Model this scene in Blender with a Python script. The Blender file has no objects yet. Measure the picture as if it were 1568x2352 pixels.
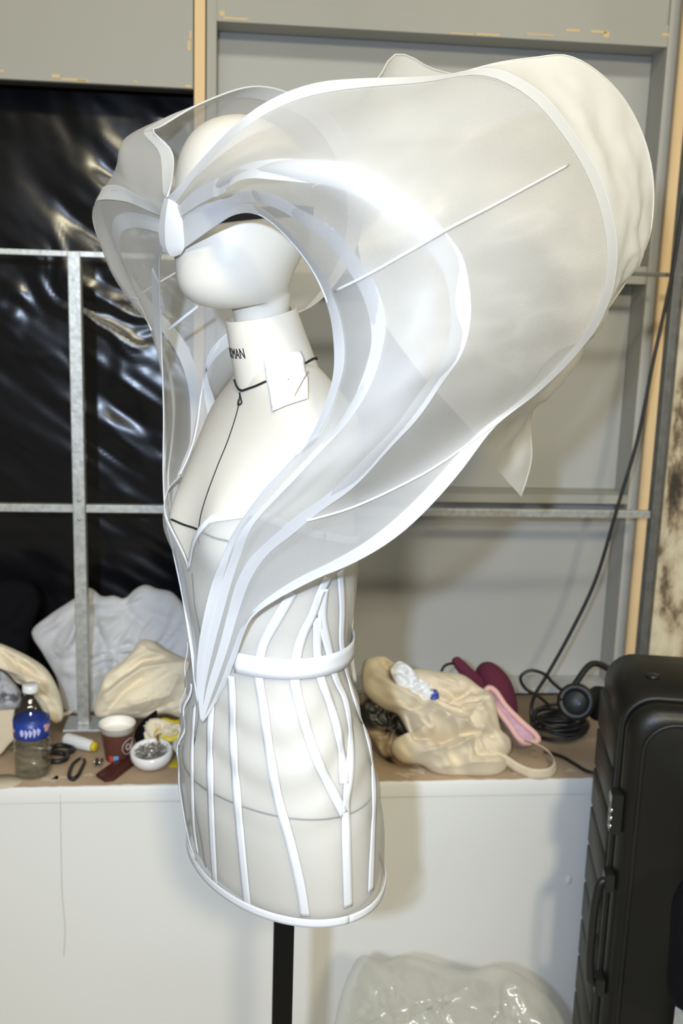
import bpy, bmesh, math, random
import numpy as np
from mathutils import Vector, Matrix
from mathutils.bvhtree import BVHTree

random.seed(7); RNG = np.random.RandomState(7)
scene = bpy.context.scene
COL = scene.collection

# ---------------------------------------------------------------- camera
W, H, FPX = 1568.0, 2352.0, 2350.0
PITCH, ROLL, YAW = (math.radians(v) for v in (11.486, 1.790, 5.860))
CAM = np.array([0.0, 0.0, 1.60])
def cam_axes(p, r, a):
    f = np.array([math.sin(a)*math.cos(p), math.cos(a)*math.cos(p), -math.sin(p)])
    rt = np.array([math.cos(a), -math.sin(a), 0.0]); up = np.cross(rt, f)
    return np.array([math.cos(r)*rt + math.sin(r)*up, -math.sin(r)*rt + math.cos(r)*up, f])
CM = cam_axes(PITCH, ROLL, YAW)
cam_data = bpy.data.cameras.new('camera')
cam_data.sensor_fit = 'VERTICAL'; cam_data.sensor_height = 36.0; cam_data.sensor_width = 24.0
cam_data.lens = 36.0*FPX/H
cam_data.clip_start = 0.05
cam_data.dof.use_dof = True; cam_data.dof.focus_distance = 1.13; cam_data.dof.aperture_fstop = 6.3
cam = bpy.data.objects.new('camera', cam_data); COL.objects.link(cam)
mw = Matrix.Identity(4)
for i in range(3):
    mw[i][0] = CM[0][i]; mw[i][1] = CM[1][i]; mw[i][2] = -CM[2][i]; mw[i][3] = CAM[i]
cam.matrix_world = mw
scene.camera = cam

# ---------------------------------------------------------------- world, lamps, exposure
scene.view_settings.view_transform = 'Standard'; scene.view_settings.look = 'None'
scene.view_settings.gamma = 1.0; scene.view_settings.use_curve_mapping = False
scene.view_settings.exposure = 0.0
world = bpy.data.worlds.new('world'); scene.world = world; world.use_nodes = True
bg = world.node_tree.nodes['Background']
bg.inputs['Color'].default_value = (1.0, 0.91, 0.64, 1); bg.inputs['Strength'].default_value = 0.15
def look_at(o, target):
    d = Vector(target) - o.location
    o.rotation_euler = d.to_track_quat('-Z', 'Y').to_euler()
def area(name, loc, target, sx, sy, power, col):
    l = bpy.data.lights.new(name, 'AREA'); l.shape = 'RECTANGLE'; l.size = sx; l.size_y = sy
    l.energy = power; l.color = col
    o = bpy.data.objects.new(name, l); COL.objects.link(o); o.location = loc; look_at(o, target); return o
RT = np.array([math.cos(YAW), -math.sin(YAW), 0]); TW = np.array([-math.sin(YAW), -math.cos(YAW), 0])
flash_pos = CAM + RT*-0.18 + TW*0.32 + np.array([0, 0, 0.16])
area('camera_flash', flash_pos, (0.12, 2.0, 0.95), 0.045, 0.045, 8.4, (0.62, 0.76, 1.0)).data.spread = math.radians(95)
lamp_pos = CAM + RT*0.55 + TW*2.1 + np.array([0, 0, 1.40])
area('warm_room_lamp', lamp_pos, (0.1, 2.0, 1.2), 0.30, 0.25, 66.0, (1.0, 0.89, 0.63))
area('ceiling_strip_lamp', (0.9, -0.9, 4.0), (0.5, 2.2, 1.0), 5.0, 0.25, 84.0, (1.0, 0.97, 0.82))
scene.cycles.use_denoising = True
scene.cycles.max_bounces = 10; scene.cycles.transparent_max_bounces = 24

# ---------------------------------------------------------------- picture geometry helpers
def ray(x, y): return np.array([(x-W/2)/FPX, -(y-H/2)/FPX, 1.0]) @ CM
def atdepth(x, y, d): return CAM + ray(x, y)*d
def aty(x, y, Y): d = ray(x, y); return CAM + d*((Y-CAM[1])/d[1])
def atz(x, y, Z): d = ray(x, y); return CAM + d*((Z-CAM[2])/d[2])
def atplane(x, y, p0, n):
    d = ray(x, y); return CAM + d*(np.dot(np.asarray(p0)-CAM, n)/np.dot(d, n))
TH = math.radians(60)
AX = np.array([0.067, 1.246, 0.0])                     # the stand's foot
FV = -math.sin(TH)*RT + math.cos(TH)*TW                # where the dress form faces
LV = math.cos(TH)*RT + math.sin(TH)*TW                 # its left-hand side
ZV = np.array([0, 0, 1.0])
def loc(l, f, z): return AX + LV*l + FV*f + ZV*z
def atu(x, y, u): return atplane(x, y, AX + LV*u, LV)
def mirror(P): P = np.asarray(P, float); return P - 2*np.outer((P-AX) @ LV, LV).reshape(P.shape)

def spline(P, n, closed=False):
    """Catmull-Rom (centripetal) through P, resampled to n points by arc length."""
    P = np.asarray(P, float)
    Q = np.vstack([P[-1:], P, P[:2]]) if closed else np.vstack([2*P[0]-P[1], P, 2*P[-1]-P[-2]])
    out = []
    for i in range(1, len(Q)-2):
        p0, p1, p2, p3 = Q[i-1], Q[i], Q[i+1], Q[i+2]
        t0 = 0; t1 = t0+max(np.linalg.norm(p1-p0), 1e-9)**.5; t2 = t1+max(np.linalg.norm(p2-p1), 1e-9)**.5; t3 = t2+max(np.linalg.norm(p3-p2), 1e-9)**.5
        for t in np.linspace(t1, t2, 14, endpoint=False):
            A1 = (t1-t)/(t1-t0)*p0+(t-t0)/(t1-t0)*p1; A2 = (t2-t)/(t2-t1)*p1+(t-t1)/(t2-t1)*p2; A3 = (t3-t)/(t3-t2)*p2+(t-t2)/(t3-t2)*p3
            B1 = (t2-t)/(t2-t0)*A1+(t-t0)/(t2-t0)*A2; B2 = (t3-t)/(t3-t1)*A2+(t-t1)/(t3-t1)*A3
            out.append((t2-t)/(t2-t1)*B1+(t-t1)/(t2-t1)*B2)
    out.append(Q[-2]); out = np.array(out)
    d = np.r_[0, np.cumsum(np.linalg.norm(np.diff(out, axis=0), axis=1))]
    s = np.linspace(0, d[-1], n+1)[:-1] if closed else np.linspace(0, d[-1], n)
    return np.stack([np.interp(s, d, out[:, k]) for k in range(out.shape[1])], 1)

def vnoise(p, seed=0):
    """cheap smooth value noise, p (...,3) -> (-1..1)"""
    p = np.asarray(p, float); i = np.floor(p).astype(int); f = p-i; f = f*f*(3-2*f); r = 0
    for dx in (0, 1):
        for dy in (0, 1):
            for dz in (0, 1):
                n = (i[..., 0]+dx)*374761393+(i[..., 1]+dy)*668265263+(i[..., 2]+dz)*2147483647+seed*1274126177
                n = (n ^ (n >> 13))*1274126177; n = (n ^ (n >> 16)) & 0xffff
                w = (f[..., 0] if dx else 1-f[..., 0])*(f[..., 1] if dy else 1-f[..., 1])*(f[..., 2] if dz else 1-f[..., 2])
                r = r+w*(n/32767.5-1)
    return r
def fbm(p, seed=0, o=3):
    return sum(vnoise(np.asarray(p)*2**k, seed+k)*.5**k for k in range(o))

# ---------------------------------------------------------------- materials
MATS = {}
def base_mat(name):
    m = bpy.data.materials.new(name); m.use_nodes = True; MATS[name] = m
    nt = m.node_tree; return m, nt, nt.nodes['Principled BSDF'], nt.nodes['Material Output']
def N(nt, t, **kw):
    n = nt.nodes.new(t)
    for k, v in kw.items():
        if k in n.inputs.keys(): n.inputs[k].default_value = v
        else: setattr(n, k, v)
    return n
def mat(name, col, rough=.6, metal=0., spec=.5, col2=None, nscale=8., ncontrast=.5, bump=0., bscale=40., sheen=0., coat=0., stretch=None, detail=5.):
    m, nt, p, out = base_mat(name)
    p.inputs['Base Color'].default_value = (*col, 1); p.inputs['Roughness'].default_value = rough
    p.inputs['Metallic'].default_value = metal; p.inputs['Specular IOR Level'].default_value = spec
    p.inputs['Sheen Weight'].default_value = sheen; p.inputs['Coat Weight'].default_value = coat
    tc = N(nt, 'ShaderNodeTexCoord'); vec = tc.outputs['Object']
    if stretch:
        mp = N(nt, 'ShaderNodeMapping'); mp.inputs['Scale'].default_value = stretch
        nt.links.new(vec, mp.inputs['Vector']); vec = mp.outputs['Vector']
    if col2:
        n = N(nt, 'ShaderNodeTexNoise', Scale=nscale, Detail=detail); nt.links.new(vec, n.inputs['Vector'])
        r = N(nt, 'ShaderNodeValToRGB'); r.color_ramp.elements[0].position = .5-ncontrast/2; r.color_ramp.elements[1].position = .5+ncontrast/2
        r.color_ramp.elements[0].color = (*col, 1); r.color_ramp.elements[1].color = (*col2, 1)
        nt.links.new(n.outputs['Fac'], r.inputs['Fac']); nt.links.new(r.outputs['Color'], p.inputs['Base Color'])
    if bump:
        n = N(nt, 'ShaderNodeTexNoise', Scale=bscale, Detail=6.); nt.links.new(vec, n.inputs['Vector'])
        b = N(nt, 'ShaderNodeBump', Strength=bump, Distance=.004); nt.links.new(n.outputs['Fac'], b.inputs['Height']); nt.links.new(b.outputs['Normal'], p.inputs['Normal'])
    return m
def sheer(name, col, alpha, transl=.4, weave=0., rough=.5, gloss=.06):
    """open-weave cloth: part of the light goes straight through the gaps, the rest scatters to both sides"""
    m, nt, p, out = base_mat(name); nt.nodes.remove(p)
    d = N(nt, 'ShaderNodeBsdfDiffuse', Color=(*col, 1)); t = N(nt, 'ShaderNodeBsdfTranslucent', Color=(*col, 1))
    g = N(nt, 'ShaderNodeBsdfGlossy', Roughness=rough, Color=(1, 1, 1, 1)); tr = N(nt, 'ShaderNodeBsdfTransparent')
    m1 = N(nt, 'ShaderNodeMixShader'); m1.inputs[0].default_value = transl
    nt.links.new(d.outputs[0], m1.inputs[1]); nt.links.new(t.outputs[0], m1.inputs[2])
    m2 = N(nt, 'ShaderNodeMixShader'); m2.inputs[0].default_value = gloss
    nt.links.new(m1.outputs[0], m2.inputs[1]); nt.links.new(g.outputs[0], m2.inputs[2])
    m3 = N(nt, 'ShaderNodeMixShader'); m3.inputs[0].default_value = alpha
    nt.links.new(tr.outputs[0], m3.inputs[1]); nt.links.new(m2.outputs[0], m3.inputs[2])
    nt.links.new(m3.outputs[0], out.inputs['Surface'])
    tc = N(nt, 'ShaderNodeTexCoord')
    n = N(nt, 'ShaderNodeTexNoise', Scale=9., Detail=3.); nt.links.new(tc.outputs['Object'], n.inputs['Vector'])
    if weave:
        sep = N(nt, 'ShaderNodeSeparateXYZ'); nt.links.new(tc.outputs['UV'], sep.inputs[0])
        acc = None
        for ax in ('X', 'Y'):
            mu = N(nt, 'ShaderNodeMath', operation='MULTIPLY'); mu.inputs[1].default_value = weave; nt.links.new(sep.outputs[ax], mu.inputs[0])
            si = N(nt, 'ShaderNodeMath', operation='SINE'); nt.links.new(mu.outputs[0], si.inputs[0])
            if acc is None: acc = si
            else:
                ad = N(nt, 'ShaderNodeMath', operation='ADD'); nt.links.new(acc.outputs[0], ad.inputs[0]); nt.links.new(si.outputs[0], ad.inputs[1]); acc = ad
        sc = N(nt, 'ShaderNodeMath', operation='MULTIPLY_ADD'); sc.inputs[1].default_value = .045; sc.inputs[2].default_value = alpha-.03
        nt.links.new(acc.outputs[0], sc.inputs[0])
        ma = N(nt, 'ShaderNodeMath', operation='MULTIPLY_ADD'); ma.inputs[1].default_value = .10; nt.links.new(n.outputs['Fac'], ma.inputs[0]); nt.links.new(sc.outputs[0], ma.inputs[2])
    else:
        ma = N(nt, 'ShaderNodeMath', operation='MULTIPLY_ADD'); ma.inputs[1].default_value = .12; ma.inputs[2].default_value = alpha-.06; nt.links.new(n.outputs['Fac'], ma.inputs[0])
    nt.links.new(ma.outputs[0], m3.inputs[0])
    return m
def clear(name, tint, gloss=.12, rough=.03, refr=0., ior=1.33):
    m, nt, p, out = base_mat(name); nt.nodes.remove(p)
    tr = N(nt, 'ShaderNodeBsdfTransparent', Color=(*tint, 1)); g = N(nt, 'ShaderNodeBsdfGlossy', Roughness=rough)
    fr = N(nt, 'ShaderNodeFresnel', IOR=1.5); ge = N(nt, 'ShaderNodeNewGeometry')
    im = N(nt, 'ShaderNodeMath', operation='MULTIPLY_ADD'); im.inputs[1].default_value = 1/1.5-1.5; im.inputs[2].default_value = 1.5
    nt.links.new(ge.outputs['Backfacing'], im.inputs[0]); nt.links.new(im.outputs[0], fr.inputs['IOR']); ad = N(nt, 'ShaderNodeMath', operation='ADD'); ad.inputs[1].default_value = gloss
    nt.links.new(fr.outputs[0], ad.inputs[0])
    base = tr
    if refr:
        rf = N(nt, 'ShaderNodeBsdfRefraction', IOR=ior, Roughness=.02, Color=(*tint, 1))
        mm = N(nt, 'ShaderNodeMixShader'); mm.inputs[0].default_value = refr
        nt.links.new(tr.outputs[0], mm.inputs[1]); nt.links.new(rf.outputs[0], mm.inputs[2]); base = mm
    mx = N(nt, 'ShaderNodeMixShader'); nt.links.new(ad.outputs[0], mx.inputs[0]); nt.links.new(base.outputs[0], mx.inputs[1]); nt.links.new(g.outputs[0], mx.inputs[2])
    nt.links.new(mx.outputs[0], out.inputs['Surface']); return m

mat('ivory', (.73, .685, .595), rough=.42, spec=.35, col2=(.715, .665, .57), nscale=5, bump=.05, bscale=25)
mat('ivory_head', (.70, .67, .60), rough=.38, spec=.4)
sheer('organza', (.76, .76, .755), .68, .45, weave=2600.)
sheer('organza_dress', (.70, .70, .69), .50, .30)
sheer('back_cloth', (.86, .85, .80), .95, .30, rough=.35, gloss=.07)
sheer('tape', (.84, .85, .865), .92, .30, gloss=.04)
sheer('tape_solid', (.84, .85, .87), .95, .20, gloss=.04)
mat('rod', (.93, .94, .95), rough=.35)
mat('black_cord', (.012, .012, .012), rough=.7)
mat('black_metal', (.004, .0038, .0035), rough=.5, spec=.2)
mat('black_mesh', (.02, .02, .024), rough=.6, bump=.8, bscale=600)
mat('paper_white', (.93, .92, .89), rough=.8, bump=.06, bscale=60)
mat('brass', (.55, .42, .2), rough=.3, metal=1.)
mat('grey_paint', (.355, .355, .33), rough=.75, col2=(.40, .40, .375), nscale=3, bump=.12, bscale=30, stretch=(1, 1, .35))
mat('grey_paint_cool', (.40, .405, .40), rough=.75, col2=(.45, .455, .45), nscale=2.5, bump=.10, bscale=30)
mat('raw_timber', (.80, .60, .35), rough=.7, col2=(.72, .51, .28), nscale=14, stretch=(8, 8, .5), bump=.1)
mat('chipped', (.66, .50, .27), rough=.85)
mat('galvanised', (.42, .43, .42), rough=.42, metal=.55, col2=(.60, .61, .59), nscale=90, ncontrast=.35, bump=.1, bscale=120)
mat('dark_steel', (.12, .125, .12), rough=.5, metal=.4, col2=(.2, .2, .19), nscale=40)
mat('black_plastic', (.005, .005, .007), rough=.22, spec=.4, bump=.05, bscale=30)
mat('white_board', (.80, .80, .785), rough=.42, spec=.4, col2=(.77, .77, .75), nscale=1.5, bump=.06, bscale=9)
mat('worktop', (.37, .26, .165), rough=.8, col2=(.50, .375, .25), nscale=7, ncontrast=.4, bump=.2, bscale=50)
mat('torn_paper', (.62, .53, .40), rough=.9)
mat('concrete', (.42, .42, .42), rough=.85, col2=(.5, .5, .49), nscale=6, bump=.2)
mat('dark_wall', (.05, .05, .05), rough=.9)
mat('white_towel', (.60, .61, .64), rough=.95, sheen=.4, bump=.35, bscale=160)
mat('cream_cloth', (.80, .71, .54), rough=.9, sheen=.2, bump=.15, bscale=300)
mat('canvas', (.74, .64, .47), rough=.9, sheen=.15, bump=.15, bscale=300)
mat('black_cloth', (.004, .004, .006), rough=.9, spec=.15)
mat('pattern_cloth', (.10, .10, .12), rough=.8, col2=(.45, .46, .5), nscale=30, ncontrast=.1)
mat('camo_satin', (.012, .010, .008), rough=.35, col2=(.40, .31, .20), nscale=14, ncontrast=.12, detail=2)
mat('maroon', (.105, .012, .035), rough=.9, bump=.2, bscale=200)
mat('pink', (.78, .47, .42), rough=.7)
mat('mauve_mesh', (.42, .24, .38), rough=.6, col2=(.62, .4, .5), nscale=60)
mat('black_rubber', (.010, .010, .010), rough=.42)
mat('chrome', (.75, .75, .75), rough=.2, metal=1.)
mat('case_shell', (.009, .0085, .007), rough=.38, spec=.35, bump=.05, bscale=200)
mat('case_rib', (.020, .020, .017), rough=.5, spec=.4)
mat('case_trim', (.008, .008, .008), rough=.5)
mat('grey_plastic', (.28, .28, .27), rough=.4)
mat('label_blue', (.015, .05, .32), rough=.35)
mat('label_pink', (.75, .40, .42), rough=.4)
mat('label_pale', (.55, .55, .85), rough=.4)
mat('white_plastic', (.80, .81, .82), rough=.35)
clear('pet', (.97, .98, .975), .04)
clear('water', (.97, .98, .97), .05, refr=.3, ior=1.33)
mat('cup_brown', (.115, .040, .028), rough=.5)
mat('cup_white', (.88, .85, .78), rough=.55)
mat('leather', (.075, .018, .014), rough=.4, bump=.2, bscale=90)
mat('ceramic', (.86, .86, .87), rough=.12, spec=.6)
mat('steel_pins', (.22, .20, .17), rough=.35, metal=.8)
mat('tape_yellow', (.70, .55, .02), rough=.45)
mat('red_print', (.65, .06, .05), rough=.5); mat('blue_print', (.12, .45, .75), rough=.5)
mat('thread_white', (.82, .83, .83), rough=.9, stretch=(1, 1, 60), col2=(.7, .71, .72), nscale=30)
sheer('clear_poly', (.88, .88, .80), .42, .45, rough=.16, gloss=.30)
# old plaster with flaking layers of paint
m, nt, p, out = base_mat('old_plaster')
tc = N(nt, 'ShaderNodeTexCoord'); mp = N(nt, 'ShaderNodeMapping'); mp.inputs['Scale'].default_value = (1, 1, .45); nt.links.new(tc.outputs['Object'], mp.inputs[0])
n1 = N(nt, 'ShaderNodeTexNoise', Scale=16., Detail=9., Roughness=.65); nt.links.new(mp.outputs[0], n1.inputs['Vector'])
r1 = N(nt, 'ShaderNodeValToRGB'); els = r1.color_ramp.elements
els[0].position = .34; els[0].color = (.055, .045, .035, 1); els[1].position = .62; els[1].color = (.74, .68, .52, 1)
for pos, c in ((.42, (.20, .15, .10, 1)), (.47, (.50, .41, .28, 1)), (.53, (.66, .58, .42, 1))):
    e = els.new(pos); e.color = c
nt.links.new(n1.outputs['Fac'], r1.inputs[0]); nt.links.new(r1.outputs[0], p.inputs['Base Color']); p.inputs['Roughness'].default_value = .9
b1 = N(nt, 'ShaderNodeBump', Strength=.8, Distance=.01); nt.links.new(n1.outputs['Fac'], b1.inputs['Height']); nt.links.new(b1.outputs[0], p.inputs['Normal'])
# grey paint rubbed through to the wood along edges (its own mottled chips)
def chipped_paint(name, c1, c2, thr):
    m, nt, p, out = base_mat(name); tc = N(nt, 'ShaderNodeTexCoord')
    n1 = N(nt, 'ShaderNodeTexNoise', Scale=14., Detail=7., Roughness=.6); nt.links.new(tc.outputs['Object'], n1.inputs['Vector'])
    r = N(nt, 'ShaderNodeValToRGB'); e = r.color_ramp.elements
    e[0].position = thr; e[0].color = (*c1, 1); e[1].position = thr+.02; e[1].color = (*c2, 1)
    nt.links.new(n1.outputs['Fac'], r.inputs[0]); nt.links.new(r.outputs[0], p.inputs['Base Color']); p.inputs['Roughness'].default_value = .75
    return m
chipped_paint('grey_paint_chipped', (.42, .42, .40), (.62, .47, .27), .67)

# ---------------------------------------------------------------- object helpers
def link_mesh(name, verts, faces, material, parent=None, smooth=True, uvs=None):
    me = bpy.data.meshes.new(name); me.from_pydata([tuple(map(float, v)) for v in verts], [], faces); me.update()
    if uvs is not None:
        ul = me.uv_layers.new(name='UVMap')
        vi = np.empty(len(me.loops), int); me.loops.foreach_get('vertex_index', vi)
        ul.data.foreach_set('uv', np.asarray(uvs, np.float32)[vi].ravel())
    if smooth: me.polygons.foreach_set('use_smooth', [True]*len(me.polygons))
    me.materials.append(MATS[material] if isinstance(material, str) else material)
    o = bpy.data.objects.new(name, me); COL.objects.link(o)
    if parent: o.parent = parent
    return o
def thing(name, label, cat, group=None, kind=None, at=(0, 0, 0)):
    o = bpy.data.objects.new(name, None); COL.objects.link(o); o.empty_display_size = .05
    return tag(o, label, cat, group, kind)
def tag(o, label=None, cat=None, group=None, kind=None):
    if label: o['label'] = label
    if cat: o['category'] = cat
    if group: o['group'] = group
    if kind: o['kind'] = kind
    return o
def fix_normals(o):
    bm = bmesh.new(); bm.from_mesh(o.data); bmesh.ops.recalc_face_normals(bm, faces=bm.faces); bm.to_mesh(o.data); bm.free(); return o
def grid(name, P, material, parent=None, closed_u=False, closed_v=False, caps=False, uvs=True):
    P = np.asarray(P, float); n, m_ = P.shape[:2]; faces = []
    for i in range(n if closed_u else n-1):
        for j in range(m_ if closed_v else m_-1):
            i2, j2 = (i+1) % n, (j+1) % m_
            faces.append((i*m_+j, i*m_+j2, i2*m_+j2, i2*m_+j))
    if caps:
        faces.append(tuple(range(m_))[::-1]); faces.append(tuple((n-1)*m_+k for k in range(m_)))
    uv = None
    if uvs:
        du = np.r_[0, np.cumsum(np.linalg.norm(np.diff(P.mean(1), axis=0), axis=1))]
        dv = np.r_[0, np.cumsum(np.linalg.norm(np.diff(P, axis=1), axis=2).max(0))]
        uv = np.stack(np.meshgrid(du, dv, indexing='ij'), 2).reshape(-1, 2)
    return link_mesh(name, P.reshape(-1, 3), faces, material, parent, True, uv)
def frames(C):
    """tangents and two normals carried along a curve"""
    C = np.asarray(C, float); T = np.gradient(C, axis=0); T /= np.linalg.norm(T, axis=1)[:, None]+1e-12
    r = np.array([0, 0, 1.]) if abs(T[0][2]) < .9 else np.array([1., 0, 0])
    n = np.cross(T[0], r); n /= np.linalg.norm(n); Ns = [n]
    for t in T[1:]:
        n = Ns[-1]-t*np.dot(Ns[-1], t); n /= np.linalg.norm(n)+1e-12; Ns.append(n)
    Ns = np.array(Ns); return T, Ns, np.cross(T, Ns)
def tube(name, C, r, material, parent=None, seg=8):
    C = np.asarray(C, float); T, A_, B_ = frames(C); r = np.broadcast_to(np.asarray(r, float), (len(C),))
    a = np.linspace(0, 2*math.pi, seg, endpoint=False)
    P = C[:, None]+r[:, None, None]*(np.cos(a)[None, :, None]*A_[:, None]+np.sin(a)[None, :, None]*B_[:, None])
    return fix_normals(grid(name, P, material, parent, closed_v=True, caps=True, uvs=False))
def ribbon(name, C, Wd, w, t, material, parent=None, off=0.):
    """flat tape: centre line C, unit across-vectors Wd, half-width w, half-thickness t, pushed off along the face normal"""
    C = np.asarray(C, float); Wd = np.asarray(Wd, float); T = np.gradient(C, axis=0); Nn = np.cross(T, Wd); Nn /= np.linalg.norm(Nn, axis=1)[:, None]+1e-12
    w = np.broadcast_to(np.asarray(w, float), (len(C),))[:, None]; C = C+Nn*off
    P = np.stack([C-Wd*w, C-Wd*w*.33, C+Wd*w*.33, C+Wd*w], 1)
    o = grid(name, P, material, parent, uvs=False)
    if t: s = o.modifiers.new('thickness', 'SOLIDIFY'); s.thickness = 2*t; s.offset = 0
    return o
def box(name, lo, hi, material, parent=None, bev=0.):
    lo, hi = np.minimum(lo, hi), np.maximum(lo, hi)
    bm = bmesh.new(); bmesh.ops.create_cube(bm, size=1.0)
    for v in bm.verts: v.co = Vector([lo[k]+(v.co[k]+.5)*(hi[k]-lo[k]) for k in range(3)])
    if bev: bmesh.ops.bevel(bm, geom=list(bm.edges), offset=bev, segments=2, affect='EDGES', profile=.5)
    me = bpy.data.meshes.new(name); bm.to_mesh(me); bm.free(); me.materials.append(MATS[material])
    o = bpy.data.objects.new(name, me); COL.objects.link(o)
    if parent: o.parent = parent
    return o
def lathe(name, prof, material, parent=None, seg=40, center=(0, 0, 0), axis=(0, 0, 1), caps=True):
    ax = np.asarray(axis, float); ax /= np.linalg.norm(ax); r = np.array([1., 0, 0]) if abs(ax[0]) < .9 else np.array([0, 1., 0])
    e1 = np.cross(ax, r); e1 /= np.linalg.norm(e1); e2 = np.cross(ax, e1); a = np.linspace(0, 2*math.pi, seg, endpoint=False)
    P = np.array([[np.asarray(center)+ax*z+rr*(math.cos(k)*e1+math.sin(k)*e2) for k in a] for rr, z in prof])
    return fix_normals(grid(name, P, material, parent, closed_v=True, caps=caps, uvs=False))
def bvh_of(P, closed_v=False):
    P = np.asarray(P); n, m_ = P.shape[:2]; f = []
    for i in range(n-1):
        for j in range(m_ if closed_v else m_-1):
            j2 = (j+1) % m_; f.append((i*m_+j, i*m_+j2, (i+1)*m_+j2, (i+1)*m_+j))
    return BVHTree.FromPolygons([tuple(v) for v in P.reshape(-1, 3)], f)
def cast(bvh, x, y):
    d = Vector(ray(x, y)).normalized(); h = bvh.ray_cast(Vector(CAM), d, 10.)
    if h[0] is None:
        best = None
        for dd in np.linspace(.9, 1.7, 60):
            q = bvh.find_nearest(Vector(CAM)+d*dd*1.02)
            if best is None or q[3] < best[3]: best = q
        h = best
    n = np.array(h[1]); n = n if np.dot(n, CAM-np.array(h[0])) > 0 else -n
    return np.array(h[0]), n
def text_mesh(body, size, extrude=0.0006):
    c = bpy.data.curves.new('t', 'FONT'); c.body = body; c.size = size; c.extrude = extrude; c.resolution_u = 2
    o = bpy.data.objects.new('t', c); COL.objects.link(o); bpy.context.view_layer.update()
    me = bpy.data.meshes.new_from_object(o.evaluated_get(bpy.context.evaluated_depsgraph_get()))
    V = np.array([v.co[:] for v in me.vertices]); Fc = [tuple(p.vertices) for p in me.polygons]
    bpy.data.objects.remove(o); bpy.data.meshes.remove(me); return V, Fc

# ================================================================ THE SETTING
ZT = 0.681            # worktop height
YT = 1.848            # front of the bench
YG = 2.14             # steel lattice
YF = 2.30             # face of the scenery flats
YP = 2.385             # their recessed panels
tag(box('floor', (-3, -3.2, -.05), (3, 2.75, 0), 'concrete'), kind='structure')
tag(box('wall_back', (-3, 2.62, 0), (3, 2.70, 4.2), 'dark_wall'), kind='structure')
def X(px, py, Y): return aty(px, py, Y)[0]
def Z(px, py, Y): return aty(px, py, Y)[2]

# plaster pier on the right, uneven face
xs0 = X(1546, 653, 2.345)
pr = []
for z in np.linspace(.0, 3.2, 90):
    row = []
    for k, t in enumerate(np.linspace(0, 1, 26)):
        if t < .3: q = np.array([xs0, 2.60-.255*t/.3, z])
        else: q = np.array([xs0+(t-.3)/.7*.75, 2.345, z])
        d = fbm(np.array([q[0]*9, q[1]*9, z*5]), 3, 4)*.012
        row.append(q+np.array([-d if t < .35 else 0, -d, 0]))
    pr.append(row)
pier = grid('wall_right', pr, 'old_plaster'); tag(pier, kind='structure')

# ---- black sheeting behind the lattice on the left
nx, nz = 150, 190
x0, x1 = -1.25, X(452, 600, 2.40); zz0, zz1 = .62, Z(200, 150, 2.42)
U, V = np.meshgrid(np.linspace(x0, x1, nx), np.linspace(zz0, zz1, nz), indexing='ij')
a = math.radians(-35)
ca, sa = math.cos(a), math.sin(a)
al, ac = U*ca+V*sa, -U*sa+V*ca
D = fbm(np.stack([al*4.0+5, ac*17, 0*al], -1), 11, 3)*.0055
D += np.clip(fbm(np.stack([al*9+3, ac*30+fbm(np.stack([U*8, V*8, 0*U], -1), 5, 2)*1.6, 0*al], -1), 21, 2), -.4, 1)*.011*np.exp(-((V-1.60)/.13)**2)
D += -.016*np.exp(-((ac-1.42-.05*np.sin(al*6))/.028)**2) - .013*np.exp(-((ac-1.27-.04*np.sin(al*7+1))/.03)**2)
D = D*(.35+.65*np.clip((U+.42)/.12, 0, 1))
vf = np.clip((V-1.80)/.1, 0, 1)
D = D*(1-.6*vf)+vf*fbm(np.stack([U*15+V*3, V*2.2, 0*U], -1), 31, 2)*.0025
Pp = np.stack([U, 2.437-D, V], -1)
sheet = grid('plastic_sheet', Pp, 'black_plastic', uvs=False)
tag(sheet, 'glossy black plastic sheeting hanging wrinkled behind the steel bars', 'plastic sheet')

# ---- grey plywood board above the sheeting
bx1 = X(443, 100, 2.27); bz = Z(220, 192, 2.27)
board = thing('plywood_board', 'grey painted plywood board over the black sheeting', 'board')
box('board_face', (-1.3, 2.27, bz), (bx1, 2.288, 2.9), 'grey_paint', board, .001)
box('board_rail', (-1.3, 2.289, bz+.002), (bx1, 2.34, bz+.05), 'dark_wall', board)
for (px, py, w, h) in ((128, 175, .016, .007), (170, 183, .05, .004), (190, 186, .022, .004), (434, 105, .006, .02), (437, 80, .004, .016), (432, 198, .012, .005), (3, 163, .01, .004), (311, 187, .008, .003)):
    q = aty(px, py, 2.27); tag(box('chip', (q[0]-w/2, 2.2692, q[2]-h/2), (q[0]+w/2, 2.2705, q[2]+h/2), 'chipped', board, .0005), 'bare wood showing where the paint has chipped')

# ---- scenery flat: frame of stiles and rails round recessed panels
flat = thing('scenery_flat', 'grey painted timber scenery flat with recessed panels and raw wood edges', 'scenery flat')
xl0, xl1 = X(474, 120, YF), X(497, 120, YF); xr0, xr1 = X(1533, 103, YF), X(1556, 103, YF)
batL0, batL1 = X(446, 100, YF-.012), X(471, 100, YF-.012)
ztop = Z(1000, 77, YF)
zA1, zA0 = Z(1470, 612, YF), Z(1475, 653, YF)
zB1, zB0 = Z(1300, 1137, YF), Z(1300, 1157, YF)
zC = Z(1250, 1590, YF)+.01
box('raw_edge', (batL0, YF-.015, .69), (batL1, YP+.02, 3.0), 'raw_timber', flat, .001)
box('stile', (xl0, YF, .69), (xl1, YP+.02, 3.0), 'grey_paint', flat, .001)
box('stile', (xr0, YF, .69), (xr1, YP+.02, 3.0), 'grey_paint_chipped', flat, .001)
box('raw_edge', (xr1+.001, YF-.012, .69), (xr1+.030, YP+.02, 3.0), 'raw_timber', flat, .001)
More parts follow.
